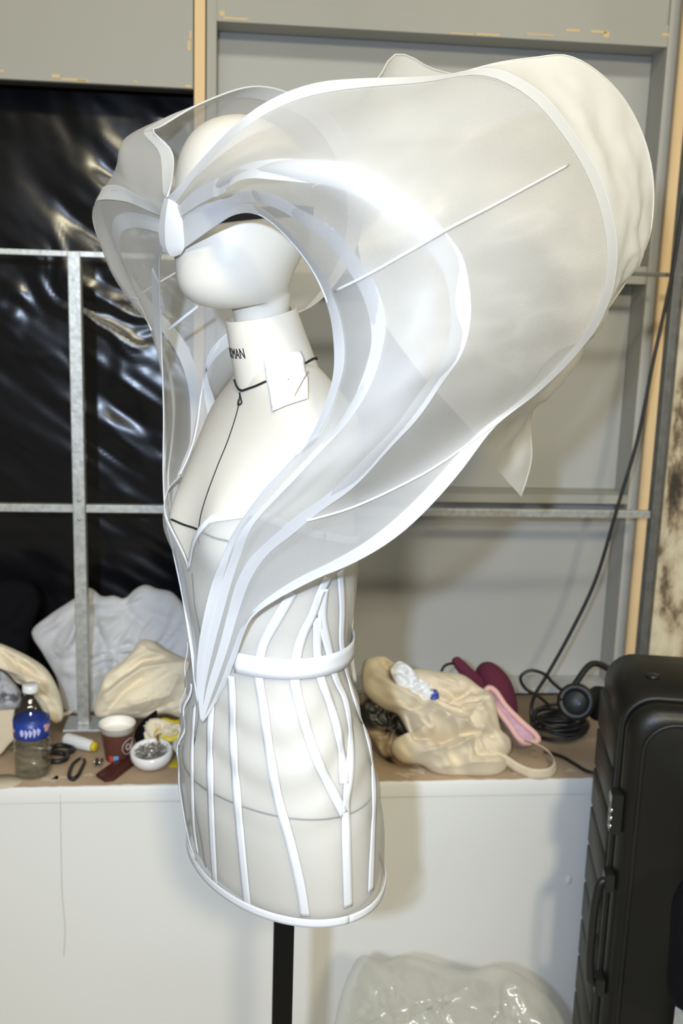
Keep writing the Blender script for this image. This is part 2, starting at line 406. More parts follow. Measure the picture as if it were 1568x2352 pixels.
box('rail', (xl1, YF+.002, ztop), (xr0, YP+.02, ztop+.045), 'grey_paint', flat, .001)
box('top_panel', (xl1, YF+.008, ztop+.046), (xr0, YP, 3.0), 'grey_paint', flat)
box('rail', (xl1, YF+.002, zA0), (xr0, YP+.02, zA1), 'grey_paint', flat, .001)
box('rail', (xl1, YF+.002, zB0), (xr0, YP+.02, zB1), 'grey_paint', flat, .001)
box('rail', (xl1, YF+.002, .683), (xr0, YP+.02, zC), 'grey_paint_cool', flat, .001)
xm = .5*(X(820, 800, YP)+X(860, 800, YP))
for z0, z1 in ((zC+.001, zB0-.001), (zB1+.001, zA0-.001), (zA1+.001, ztop-.001)):
    box('recessed_panel', (xl1+.001, YP, z0), (xr0-.001, YP+.012, z1), 'grey_paint_cool', flat)
for (px, py, w, h) in ((510, 31, .010, .010), (540, 43, .05, .004), (1060, 78, .05, .003), (1120, 80, .05, .004), (1315, 70, .03, .005), (1375, 73, .035, .005), (1392, 80, .012, .012), (1240, 80, .06, .003), (1528, 80, .016, .006)):
    q = aty(px, py, YF+.002); tag(box('chip', (q[0]-w/2, YF+.0012, max(q[2]-h/2, ztop+.001)), (q[0]+w/2, YF+.0025, max(q[2]+h/2, ztop+.004)), 'chipped', flat, .0004), 'bare wood showing where the paint has chipped')
# shade of the gap past the flat's right edge, drawn as a dark strip
box('gap_shade', (xr1+.032, YF+.02, .69), (xr1+.075, YP+.05, 3.0), 'dark_steel', flat, .002)
for (px, py, w, h) in ((1412, 1300, .006, .05), (1418, 1380, .01, .06), (1408, 1440, .012, .03), (1455, 920, .006, .03)):
    q = aty(px, py, YF); 
    if xr0 < q[0] < xr1: tag(box('chip', (q[0]-w/2, YF-.0008, q[2]-h/2), (q[0]+w/2, YF+.0005, q[2]+h/2), 'chipped', flat, .0004), 'bare wood showing where the paint has chipped')

# ---- steel lattice standing on the bench
lat = thing('steel_lattice', 'galvanised steel lattice of square bars standing on the bench', 'steel frame')
zb1, zb2 = Z(130, 582, YG), Z(300, 1169, YG)
xv = X(182, 1100, YG); xv2 = X(1532, 900, YG-.013)
hw = .0125
box('upright', (xv-hw, YG-.013, ZT+.006), (xv+hw, YG+.013, zb1+.005), 'galvanised', lat, .0015)
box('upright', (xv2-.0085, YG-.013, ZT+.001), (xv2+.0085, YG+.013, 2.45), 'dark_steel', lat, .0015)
xmid = X(700, 600, YG)
box('crossbar', (-1.3, YG-.010, zb1-.0055), (xmid, YG+.010, zb1+.0055), 'galvanised', lat, .001)
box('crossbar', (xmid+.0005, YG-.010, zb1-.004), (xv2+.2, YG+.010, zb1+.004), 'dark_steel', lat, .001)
box('crossbar', (-1.3, YG-.006, zb2-.0075), (xv-hw-.0005, YG+.012, zb2+.0085), 'galvanised', lat, .001)
box('crossbar', (xv+hw+.0005, YG-.006, zb2-.0075), (xv2-.009, YG+.012, zb2+.0085), 'galvanised', lat, .001)
box('foot_plate', (xv-.04, YG-.04, ZT+.0005), (xv+.05, YG+.04, ZT+.006), 'galvanised', lat, .001)
for dz in (-.02, .02):
    lathe('weld', [(0.0001, 0), (.004, .0005), (.004, .002), (.0001, .003)], 'galvanised', lat, 10, (xv, YG-.0128, zb2+dz), (0, -1, 0))

# ---- bench
xe = X(1341, 1791, YT)+.32
bench = thing('workbench', 'white fronted workbench with a scuffed brown top behind the dress form', 'workbench')
fp = []
for i, x in enumerate(np.linspace(-1.35, xe, 70)):
    fp.append([np.array([x, YT+.0015*vnoise(np.array([x*6, z*6, 0]), 3), z]) for z in np.linspace(0.002, ZT-.006, 30)])
o = grid('front_panel', fp, 'white_board', bench, uvs=False)
box('side_panel', (xe-.014, YT+.003, .002), (xe, YF-.02, ZT-.006), 'white_board', bench)
box('carcass', (-1.35, YT+.006, .002), (xe-.015, YF-.02, ZT-.012), 'white_board', bench)
# worktop with a ragged paint line on its front edge
tp = []
xs = np.linspace(-1.35, xe+.002, 320)
for x in xs:
    e = .0016*vnoise(np.array([x*70, 0, 0]), 9)+.001*vnoise(np.array([x*200, 0, 0]), 8)
    tp.append([(x, YT-.001, ZT-.0105+e), (x, YT-.0025, ZT-.004+e), (x, YT-.002, ZT-.001), (x, YT, ZT), (x, YF-.003, ZT), (x, YF-.003, ZT-.011)])
grid('worktop', tp, 'worktop', bench, uvs=False)
tp = []
for x in xs:
    e = .004*max(0, vnoise(np.array([x*24, 0, 0]), 4))+.002*vnoise(np.array([x*90, 0, 0]), 6)
    tp.append([(x, YT-.0033, ZT-.03), (x, YT-.0036, ZT-.003), (x, YT-.0012, ZT+.0007), (x, YT+.0015+e, ZT+.0009)])
grid('painted_edge', tp, 'white_board', bench, uvs=False)
for (px, py, s) in ((118, 1790, 1.), (133, 1786, .8), (205, 1780, .5), (960, 1770, 1.), (1190, 1775, .7), (930, 1780, .9), (1000, 1771, .5), (1310, 1770, .6), (1240, 1783, .5), (890, 1700, .8)):
    c = atz(px, py, ZT+.0006); a_ = np.linspace(0, 2*math.pi, 16, endpoint=False); rr = (.010+.004*np.sin(3*a_+px)+.003*np.cos(5*a_))*s
    top = [c+np.array([1.6*r*math.cos(k), r*math.sin(k), .0008]) for r, k in zip(rr, a_)]; bot = [t-np.array([0, 0, .0008]) for t in top]
    n = 16; tag(link_mesh('torn_scrap', top+bot, [tuple(range(n)), tuple(range(2*n-1, n-1, -1))]+[(i, i+n, (i+1) % n+n, (i+1) % n) for i in range(n)], 'torn_paper', bench, False), 'scrap of torn paper stuck to the bench top')
tube('hairline', spline([np.array([X(a_, b_, YT), YT-.0036, Z(a_, b_, YT)]) for a_, b_ in ((139, 1822), (141, 1950), (144, 2060), (150, 2130), (147, 2192))], 30), .00035, 'grey_paint', bench, 5)
tag(link_mesh('shallow_dent', [(X(1305, 2020, YT)+.006*math.cos(k)*r, YT-.0025-.004*(1-r), Z(1305, 2020, YT)+.010*math.sin(k)*r) for r in (1, .5) for k in np.linspace(0, 6.283, 14, endpoint=False)], [(i, (i+1) % 14, (i+1) % 14+14, i+14) for i in range(14)]+[tuple(range(14, 28))], 'white_board', bench), 'small blister in the white paint')

# ---- cable hanging down the right side to the coil
pts = [aty(x, y, YG-.05) for x, y in ((1600, 250), (1575, 420), (1548, 600), (1525, 715), (1500, 829), (1463, 1012), (1418, 1163), (1367, 1333), (1309, 1455), (1252, 1557), (1226, 1600))]
pts += [atz(1219, 1640, ZT+.04), atz(1226, 1680, ZT+.012)]
tag(tube('hanging_cable', spline(pts, 90), .0042, 'black_rubber'), 'black cable slanting down past the steel upright to the bench', 'cable')

# ================================================================ DRESS FORM
RINGS = [(.872, .150, .092, .004), (.887, .166, .107, .004), (.917, .170, .109, .007), (.98, .170, .109, .012), (1.04, .163, .105, .017), (1.10, .148, .095, .025), (1.16, .128, .088, .031),
         (1.20, .122, .090, .031), (1.245, .125, .097, .032), (1.30, .134, .097, .033), (1.34, .140, .092, .034), (1.385, .146, .084, .034), (1.42, .155, .078, .028), (1.45, .160, .069, .021),
         (1.475, .148, .061, .017), (1.493, .118, .057, .016), (1.507, .085, .054, .018), (1.52, .062, .050, .022), (1.532, .045, .042, .026)]
RZ = np.array([r[0] for r in RINGS]); RV = np.array([r[1:] for r in RINGS])
def ring_at(z):
    i = int(np.clip(np.searchsorted(RZ, z)-1, 0, len(RZ)-2)); h = RZ[i+1]-RZ[i]; t = np.clip((z-RZ[i])/h, 0, 1)
    def sl(k):
        if k <= 0 or k >= len(RZ)-1: k0, k1 = (0, 1) if k <= 0 else (len(RZ)-2, len(RZ)-1); return (RV[k1]-RV[k0])/(RZ[k1]-RZ[k0])
        return (RV[k+1]-RV[k-1])/(RZ[k+1]-RZ[k-1])
    m0, m1 = sl(i)*h, sl(i+1)*h
    return (2*t**3-3*t**2+1)*RV[i]+(t**3-2*t**2+t)*m0+(-2*t**3+3*t**2)*RV[i+1]+(t**3-t**2)*m1
def torso_pt(z, ph, off=0.):
    a, b, c = ring_at(z); a += off; b += off; f = math.sin(ph); l = math.cos(ph)
    q = loc(a*l, c+b*f, z)
    if f > 0:                                       # bust
        for s in (-1, 1):
            g = math.exp(-((a*l-s*.068)/.050)**2-((z-1.328)/(.040 if z < 1.328 else .062))**2)*f
            q = q+(FV*.022+LV*s*.008)*g
        q = q+FV*.010*math.exp(-(l/.5)**2-((z-1.02)/.07)**2)  # belly
    return q
NPH = 96
PHS = np.linspace(0, 2*math.pi, NPH, endpoint=False)
zs = np.concatenate([np.linspace(.872, .93, 10), np.linspace(.935, 1.532, 84)])
TP = np.array([[torso_pt(z, p) for p in PHS] for z in zs])
form = thing('dress_form', 'ivory tailor\'s dress form with a faceless head on a black pole', 'mannequin')
bot = np.array([[TP[0][k]*(1-t)+np.append(TP[0].mean(0)[:2], TP[0][k][2]-.006)*t for k in range(NPH)] for t in (.97, .6, .25, 0)])
fix_normals(grid('torso', np.concatenate([bot, TP]), 'ivory', form, closed_v=True, caps=True, uvs=False))
torso_bvh = bvh_of(TP, True)
# neck collar, cut slanting, with a visible rim
def slant_ring(cf, zc, r, tilt, n=64, lr=1.0):
    return [loc(r*lr*math.cos(k), cf+r*math.sin(k), zc-tilt*r*math.sin(k)) for k in np.linspace(0, 2*math.pi, n, endpoint=False)]
prof = [(.021, 1.500, .053, .24), (.0225, 1.507, .0505, .24), (.030, 1.530, .0478, .24), (.040, 1.560, .0445, .24), (.047, 1.583, .0420, .24), (.0474, 1.5853, .0412, .24), (.0474, 1.5853, .0385, .24), (.045, 1.577, .0378, .24), (.038, 1.552, .036, .24)]
CP = np.array([slant_ring(*p_) for p_ in prof])
fix_normals(grid('neck_collar', CP, 'ivory', form, closed_v=True, caps=True, uvs=False)); collar_bvh = bvh_of(CP[:6], True)
# head: smooth egg with a blunt chin, and its own neck stub inside the collar
HR = [(1.552, .032, .033, .040), (1.590, .033, .034, .048), (1.598, .0345, .0365, .050), (1.6005, .038, .046, .060), (1.6035, .043, .053, .069), (1.610, .050, .060, .0755), (1.622, .0575, .0665, .0790), (1.642, .0640, .0730, .0770), (1.668, .0690, .0785, .0720), (1.70, .0720, .0795, .0710), (1.73, .0715, .0780, .0710),
      (1.757, .0665, .0720, .0720), (1.778, .0555, .0595, .0735), (1.792, .0400, .0425, .0750), (1.800, .0220, .0230, .0760), (1.8035, .006, .006, .0765)]
HC = spline([(a_, b_, c_, z_) for z_, a_, b_, c_ in HR], 60)
HP = np.array([[loc(a_*math.cos(k), c_+b_*math.sin(k)-.004*max(0, math.cos(2*k))*0, z_+(-.010*math.sin(k) if 1.5985 < z_ < 1.63 else (-.010*math.sin(k)*max(0, 1-(z_-1.63)/.06) if z_ >= 1.63 else 0))) for k in PHS] for a_, b_, c_, z_ in HC])
fix_normals(grid('head', HP, 'ivory_head', form, closed_v=True, caps=True, uvs=False)); head_bvh = bvh_of(HP, True)
# stand
box('pole', (AX[0]-.0135, AX[1]-.0135, .02), (AX[0]+.0135, AX[1]+.0135, .885), 'black_metal', form, .001)
lathe('base', [(.001, .0), (.20, .0), (.20, .012), (.19, .018), (.03, .022), (.001, .022)], 'black_metal', form, 48, (AX[0], AX[1], 0.0005))
def cast2(x, y):
    hits = [cast(b, x, y) for b in (torso_bvh, collar_bvh)]
    hits = [h for h in hits if np.linalg.norm(np.cross(h[0]-CAM, unit_(ray(x, y)))) < .003] or hits
    return min(hits, key=lambda h: np.linalg.norm(h[0]-CAM))
def unit_(v): return v/np.linalg.norm(v)
# style lines pinned on the form
def on(bvh, pts, n, off): 
    out = []
    for x, y in spline(np.array(pts, float), n): q, nn = cast2(x, y); out.append(q+nn*off)
    return np.array(out)
tube('neckline_cord', on(collar_bvh, [(540, 872), (545, 886), (554, 896), (580, 890), (612, 877)], 22, .0012), .0014, 'black_cord', form, 6)
tube('neckline_cord', on(collar_bvh, [(700, 834), (722, 823), (728, 826), (733, 817)], 14, .0012), .0013, 'black_cord', form, 6)
cl = on(torso_bvh, [(552, 901), (548, 935), (525, 1010), (500, 1072), (475, 1140), (462, 1185), (457, 1222), (458, 1250)], 40, .0008)
tube('centre_line', cl, .0007, 'black_cord', form, 6)
tube('cord_loop', on(torso_bvh, [(552, 903), (556, 920), (557, 926), (549, 931), (550, 918)], 16, .0014), .0010, 'black_cord', form, 6)
tube('bust_line', on(torso_bvh, [(395, 1193), (423, 1205), (450, 1214), (470, 1225), (495, 1236), (525, 1243)], 30, .0010), .0013, 'black_cord', form, 6)
hl = np.array([torso_pt(1.017, p, .0012) for p in np.linspace(0, 2*math.pi, 100)]); tube('hip_line', hl, .0011, 'black_cord', form, 6)
hl = np.array([torso_pt(z, math.pi/2, .0012) for z in np.linspace(.89, 1.28, 50)]); tube('centre_line', hl, .0008, 'black_cord', form, 6)
# maker's lettering round the neck
V_, F_ = text_mesh('CKMAN', .0165, .0003)
xmax = V_[:, 0].max(); out_ = []
for v in V_:
    ph = math.radians(63)+(xmax-v[0])*.68/.0455; z = 1.545+v[1]
    t = (z-1.530)/(1.560-1.530); r = .0478+(.0445-.0478)*t; cf = .030+.010*t
    rr = r+.0002+v[2]
    out_.append(loc(rr*math.cos(ph), cf+rr*math.sin(ph), z-.24*rr*math.sin(ph)))
tag(link_mesh('lettering', out_, F_, 'black_cord', form, False), 'black capital lettering round the neck')
# pinned paper
pc = [(606, 818), (690, 806), (697, 822), (700, 850), (707, 868), (707, 915), (660, 930), (625, 945), (619, 900), (611, 860)]
cc = np.mean(pc, 0)
pv = []
def paper_pt(x, y):
    q, nn = cast(collar_bvh, x, min(y, 868)) if y < 868 else cast(torso_bvh, x, y)
    return q+nn*.004
pcl = np.array(pc+pc[:1], float); poly = np.concatenate([np.linspace(a_, b_, 7, endpoint=False) for a_, b_ in zip(pcl[:-1], pcl[1:])])
rings_ = []
for t in np.linspace(.02, 1, 12):
    row = []
    for q in poly:
        x, y = cc+(np.array(q)-cc)*t; h, nn = cast2(x, y); row.append(h+unit_(CAM-h)*.007)
    rings_.append(row)
rings_ = np.array(rings_)
for _ in range(6):
    rings_[1:-1] = (rings_[:-2]+2*rings_[1:-1]+rings_[2:])/4; rings_[:-1] = (np.roll(rings_[:-1], 1, 1)+2*rings_[:-1]+np.roll(rings_[:-1], -1, 1))/4
note = fix_normals(grid('paper_patch', rings_, 'paper_white', None, closed_v=True, uvs=False))
sm = note.modifiers.new('thickness', 'SOLIDIFY'); sm.thickness = .0006
tag(note, 'torn blank white paper patch pinned to the neck of the dress form', 'paper patch')
tube('pin', [cast2(x, y)[0]+unit_(CAM-cast2(x, y)[0])*.0125 for x, y in ((708, 852), (676, 909))], .0005, 'brass', note, 6)
# headband on the brow
hb = []
for k in np.linspace(0, 2*math.pi, 80, endpoint=False):
    row = []
    for z in (1.687, 1.690, 1.693, 1.696, 1.699):
        zz = z-.004-.010*math.sin(k)+.006*math.cos(k)
        i = np.argmin(np.abs(HC[:, 3]-zz)); a_, b_, c_ = HC[i, :3]
        row.append(loc((a_+.0018)*math.cos(k), c_+(b_+.0018)*math.sin(k), zz))
    hb.append(row)
band = grid('headband', hb, 'black_mesh', None, closed_u=True, uvs=False)
tag(band, 'black woven headband round the brow of the dress form', 'headband')

# ================================================================ THE DRESS
dress = thing('winged_dress', 'sheer white corset dress with huge curved organza wings on the dress form', 'dress')
# ---- sheer shell over the torso; neckline dips to a point in front
def unit_rows(v): return v/(np.linalg.norm(v, axis=1, keepdims=True)+1e-12)
def ztop(ph):
    d = abs((ph-math.pi/2+math.pi) % (2*math.pi)-math.pi)             # angle from the centre front
    pts = [(0, 1.292), (.18, 1.325), (.45, 1.366), (.8, 1.378), (1.3, 1.36), (2.0, 1.34), (3.15, 1.32)]
    return float(np.interp(d, [q[0] for q in pts], [q[1] for q in pts]))
NS = 128; SPH = np.linspace(0, 2*math.pi, NS, endpoint=False); SH = []
for i in range(72):
    t = i/71; row = []
    for ph in SPH:
        z = .884+(ztop(ph)-.884)*t
        off = .0045+.0015*vnoise(np.array([math.cos(ph)*5, math.sin(ph)*5, z*16]), 2)+.003*math.exp(-((z-.95)/.08)**2)
        off += .0034*math.sin(z*110+2.5*math.sin(ph*3)+ph*2)*max(0, math.sin((z-.98)/.20*math.pi)) if .98 < z < 1.18 else 0
        if math.sin(ph) > 0: off += .006*math.exp(-((z-1.36)/.03)**2)
        row.append(torso_pt(z, ph, off))
    SH.append(row)
SH = np.array(SH)
grid('sheer_shell', SH, 'organza_dress', dress, closed_v=True)
shell_bvh = bvh_of(SH, True)
def tape_on(name, pts, w, material='tape_solid', n=None, both=True, off=.0016, bvh=None):
    L_ = sum(math.hypot(pts[i+1][0]-pts[i][0], pts[i+1][1]-pts[i][1]) for i in range(len(pts)-1)); n = n or max(8, int(L_/9))
    C_, N_ = [], []
    for x, y in spline(np.array(pts, float), n): q, nn = cast(bvh or shell_bvh, x, y); C_.append(q); N_.append(nn)
    C_ = np.array(C_); N_ = np.array(N_)
    for _ in range(2):
        C_[1:-1] = (C_[:-2]+2*C_[1:-1]+C_[2:])/4; N_[1:-1] = (N_[:-2]+2*N_[1:-1]+N_[2:])/4
    T_ = np.gradient(C_, axis=0); Wd = np.cross(N_, T_); Wd /= np.linalg.norm(Wd, axis=1)[:, None]+1e-12
    C_ = C_+N_*off
    ribbon(name, C_, Wd, w, .0006, material, dress)
    if both: ribbon(name, mirror(C_), mirror(Wd+AX), w, .0006, material, dress) if False else ribbon(name, mirror(C_), Wd-2*np.outer(Wd @ LV, LV), w, .0006, material, dress)
W1 = .0056
for pts in ([(489, 1612), (484, 1670), (484, 1768), (489, 1916), (496, 2036)],
            [(532, 1552), (535, 1600), (537, 1705), (547, 1845), (560, 1986), (570, 2084)],
            [(671, 1360), (633, 1426), (606, 1475), (597, 1514), (595, 1556), (603, 1605), (617, 1705), (638, 1828), (667, 1933), (691, 2038), (701, 2103)],
            [(752, 1325), (733, 1364), (717, 1410), (694, 1456), (681, 1502), (676, 1556), (684, 1600), (702, 1670), (733, 1758), (768, 1828), (789, 1872)],
            [(727, 1418), (728, 1510), (737, 1563), (751, 1600), (772, 1670), (784, 1740), (789, 1800)],
            [(743, 1352), (738, 1418), (752, 1487), (771, 1563), (789, 1600), (802, 1670), (802, 1758), (793, 1845), (793, 1898), (795, 1986), (798, 2082)],
            [(779, 1311), (784, 1399), (782, 1475), (790, 1525), (810, 1600), (835, 1670), (851, 1740), (857, 1828), (854, 1916), (849, 2046)]):
    tape_on('boning_tape', pts, W1)
tape_on('boning_tape', [(449, 1620), (444, 1700), (443, 1775), (447, 1898), (456, 1960)], .0035, both=False)
nk = np.vstack([SH[-1], SH[-1][:1]]); nk2 = np.vstack([SH[-4], SH[-4][:1]]); dn = unit_rows(nk2-nk)
nout = unit_rows(nk-(AX+np.array([0, 0, 1])*nk[:, 2:3]*0)*np.array([1, 1, 0])-nk*np.array([0, 0, 1]))
ribbon('neckline_tape', nk+dn*.0042+nout*.0012, dn, .0050, .0004, 'tape_solid', dress)
# waistband and hem go right round
zw = cast(shell_bvh, 640, 1533)[0][2]
wb = np.array([torso_pt(zw, p, .0095) for p in np.linspace(-1.9, .95, 70)])
ribbon('waistband', wb, np.tile(ZV, (70, 1)), .0125, .0004, 'tape_solid', dress)
hm = np.array([torso_pt(.8865, p, .0105) for p in np.linspace(0, 2*math.pi, 120)])
ribbon('hem_tape', hm, np.tile(ZV, (120, 1)), .0052, .0008, 'tape_solid', dress)
rb = spline([atu(806, 1290, .03), atu(808, 1383, .03), atu(806, 1494, .03), atu(815, 1567, .03)], 24)
ribbon('lacing_ribbon', rb, np.tile(RT, (24, 1)), .0025, .0005, 'tape_solid', dress)

# ---- wings
inner = [(396, 587, 0), (459, 542, .06), (503, 511, .095), (539, 491, .12), (582, 488, .145), (629, 515, .17), (713, 613, .21), (758, 716, .24), (769, 795, .25), (767, 864, .25), (748, 929, .245), (714, 1005, .235), (656, 1074, .215), (603, 1132, .19), (534, 1231, .145), (503, 1303, .115), (488, 1341, .095), (469, 1418, .075), (457, 1490, .055), (453, 1571, .038), (465, 1659, .03)]
t2 = [(408, 550, 0), (423, 520, .03), (495, 462, .11), (548, 439, .17), (602, 439, .22), (646, 453, .245), (691, 479, .265), (758, 515, .285), (803, 564, .30), (861, 645, .315), (888, 740, .32), (878, 814, .32), (851, 890, .31), (809, 959, .295), (752, 1024, .27), (687, 1093, .245), (626, 1155, .21), (580, 1208, .18), (551, 1280, .14), (520, 1380, .10), (488, 1500, .065), (470, 1590, .042), (465, 1659, .03)]
t3 = [(395, 490, 0), (450, 439, .08), (490, 417, .13), (539, 390, .19), (593, 372, .24), (651, 366, .28), (713, 368, .305), (794, 375, .33), (847, 395, .34), (900, 426, .35), (996, 501, .36), (1030, 545, .36), (1060, 584, .36), (1080, 731, .355), (1056, 820, .35), (1019, 870, .34), (964, 953, .325), (896, 1026, .305), (809, 1120, .27), (733, 1174, .24), (675, 1223, .21), (618, 1269, .175), (578, 1325, .14), (550, 1400, .105), (520, 1500, .075), (485, 1600, .045), (465, 1659, .03)]
outer = [(383, 457, 0), (405, 437, .03), (470, 362, .085), (548, 283, .13), (602, 243, .15), (664, 212, .16), (736, 191, .17), (825, 183, .18), (922, 180, .19), (1020, 175, .205), (1080, 163, .215), (1143, 161, .225), (1202, 188, .235), (1250, 222, .24), (1290, 269, .245), (1329, 325, .25), (1368, 393, .255), (1397, 467, .26), (1415, 565, .26), (1406, 660, .255), (1372, 746, .25), (1335, 797, .25), (1285, 852, .255), (1225, 907, .262), (1134, 980, .275), (1056, 1081, .285), (1001, 1145, .280), (942, 1204, .270), (896, 1241, .258), (847, 1272, .242), (790, 1301, .222), (733, 1324, .20), (683, 1349, .178), (633, 1376, .155), (580, 1414, .128), (559, 1452, .110), (545, 1494, .090), (511, 1582, .052), (465, 1659, .03)]
f_inner = [(396, 587, 0), (373, 578, -.04), (366, 600, -.08), (366, 640, -.12), (367, 690, -.16), (369, 740, -.19), (371, 800, -.215), (374, 880, -.23), (376, 960, -.23), (375, 1040, -.215), (375, 1090, -.19), (380, 1180, -.15), (398, 1270, -.10), (418, 1365, -.065), (438, 1490, -.03), (450, 1590, -.01), (465, 1659, 0)]
f_t2 = [(408, 550, 0), (385, 515, -.04), (330, 492, -.11), (290, 488, -.17), (262, 505, -.22), (262, 550, -.26), (300, 650, -.28), (345, 735, -.29), (385, 830, -.29), (400, 920, -.28), (396, 1010, -.25), (387, 1090, -.20), (395, 1200, -.14), (425, 1380, -.06), (450, 1560, -.015), (465, 1659, 0)]
f_t3 = [(395, 490, 0), (332, 455, -.08), (266, 425, -.18), (229, 445, -.27), (238, 510, -.32), (280, 605, -.34), (350, 700, -.35), (420, 780, -.35), (455, 870, -.34), (456, 980, -.31), (432, 1050, -.25), (408, 1120, -.18), (415, 1280, -.10), (440, 1450, -.04), (455, 1590, -.01), (465, 1659, 0)]
f_outer = [(383, 457, 0), (395, 410, -.04), (392, 345, -.10), (350, 300, -.145), (368, 291, -.16), (450, 243, -.18), (560, 202, -.20), (610, 200, -.21), (665, 215, -.22), (760, 270, -.24), (825, 400, -.25), (820, 560, -.26), (720, 700, -.27), (540, 755, -.28), (482, 810, -.28), (474, 860, -.275), (494, 935, -.26), (480, 1080, -.20), (450, 1200, -.13), (440, 1320, -.07), (448, 1480, -.03), (465, 1659, 0)]
NSW, NTW = 120, 30
def cr1(p0, p1, p2, p3, t): return .5*((2*p1)+(-p0+p2)*t+(2*p0-5*p1+4*p2-p3)*t*t+(-p0+3*p1-3*p2+p3)*t**3)
def wing_grid(rows):
    R_ = [spline([atu(*q) for q in r], NSW) for r in rows]
    tk = [0, .22, .5, 1.0]; out = np.zeros((NSW, NTW, 3))
    for j, t in enumerate(np.linspace(0, 1, NTW)):
        k = 0 if t < tk[1] else (1 if t < tk[2] else 2); h = (t-tk[k])/(tk[k+1]-tk[k]); h2, h3 = h*h, h*h*h
        def slope(q):
            if q == 0: return (R_[1]-R_[0])/(tk[1]-tk[0])
            if q == 3: return (R_[3]-R_[2])/(tk[3]-tk[2])*1.25-(R_[3]-R_[1])/(tk[3]-tk[1])*.25
            return (R_[q+1]-R_[q-1])/(tk[q+1]-tk[q-1])
        d = tk[k+1]-tk[k]
        out[:, j] = (2*h3-3*h2+1)*R_[k]+(h3-2*h2+h)*slope(k)*d+(-2*h3+3*h2)*R_[k+1]+(h3-h2)*slope(k+1)*d
    return R_, out
def unit(v): return v/(np.linalg.norm(v, axis=-1, keepdims=True)+1e-12)
def make_wing(rows, side, label):
    R_, G = wing_grid(rows)
    if side < 0:
        sv = np.exp(-((np.linspace(0, 1, NSW)-.125)/.075)**2)[:, None, None]; tv = np.sin(np.clip((np.linspace(0, 1, NTW)-.5)/.5, 0, 1)*math.pi)[None, :, None]
        G = G+sv*tv*(-LV*.062+ZV*.026)
    nn = unit(np.cross(np.gradient(G, axis=0), np.gradient(G, axis=1)))
    amp = .0035*np.sin(np.linspace(0, math.pi, NTW))[None, :, None]*np.sin(np.linspace(0, math.pi, NSW))[:, None, None]
    G = G+nn*amp*fbm(G*9, 5, 2)[..., None]
    w = grid('wing', G, 'organza', dress); w['label'] = label
    ts = np.linspace(0, 1, NTW)
    env_ = np.interp(np.linspace(0, 1, NSW), [0, .06, .15, .8, .93, 1], [.35, .75, 1, 1, .6, .15])
    env0 = np.interp(np.linspace(0, 1, NSW), [0, .05, .10, .18, .8, .93, 1], [1.7, 1.7, 1.4, 1, 1, .6, .15])
    def curve(c, inward, wd, name, material, off=.0012):
        env = env0 if c == 0 and side > 0 else env_
        # tape lies on the surface, its measured edge outward, its body towards the inner side
        if c == 0: nxt = unit(G[:, 2]-G[:, 0])
        else:
            j = [0, int(.22*(NTW-1)), int(.5*(NTW-1)), NTW-1][c]; nxt = unit(G[:, j-2]-G[:, j])
        C_ = R_[c]+nxt*(wd*env[:, None])*inward
        C_[1:-1] = (C_[:-2]+2*C_[1:-1]+C_[2:])/4
        nrm = unit(np.cross(np.gradient(C_, axis=0), nxt)); nrm = nrm*np.sign((nrm @ (LV+.3*TW)))[:, None]
        ribbon(name, C_+nrm*off, nxt, wd*env, 0, material, w)
    curve(0, 1.0, .0100, 'edge_tape', 'tape')
    curve(1, 1.0, .0105, 'channel_tape', 'tape'); curve(2, 1.0, .0115, 'channel_tape', 'tape'); curve(3, 1.0, .0125, 'edge_tape', 'tape')
    # rolled edge on the outer and the inner rim
    tube('rolled_edge', R_[3], .0013, 'tape_solid', w, 6); tube('rolled_edge', R_[0], .0011, 'tape_solid', w, 6)
    return R_, G, w
NR, NG, near_wing = make_wing([inner, t2, t3, outer], 1, 'near wing, sweeping back over the head like a shell')
FR, FG, far_wing = make_wing([f_inner, f_t2, f_t3, f_outer], -1, 'far wing, seen edge-on beyond the head')
wing_bvh = bvh_of(NG)
def rod_on(pts, r=.0012):
    C_, I_ = [], []
    for x, y in spline(np.array(pts, float), 40):
        q, nn = cast(wing_bvh, x, y); C_.append(q+nn*.002)
        I_.append(np.unravel_index(np.argmin(np.linalg.norm(NG-q, axis=2)), NG.shape[:2]))
    tube('boning_rod', C_, r, 'rod', near_wing, 6)
    F_ = np.array([FG[i] for i in I_]); 
    for _ in range(8): F_[1:-1] = (F_[:-2]+2*F_[1:-1]+F_[2:])/4
    tube('boning_rod', F_, r, 'rod', far_wing, 6)
rod_on([(772, 668), (850, 628), (940, 575), (1024, 527), (1120, 478), (1210, 430), (1302, 380)])
rod_on([(705, 1192), (800, 1165), (900, 1122), (1000, 1070), (1080, 1015), (1150, 965)])
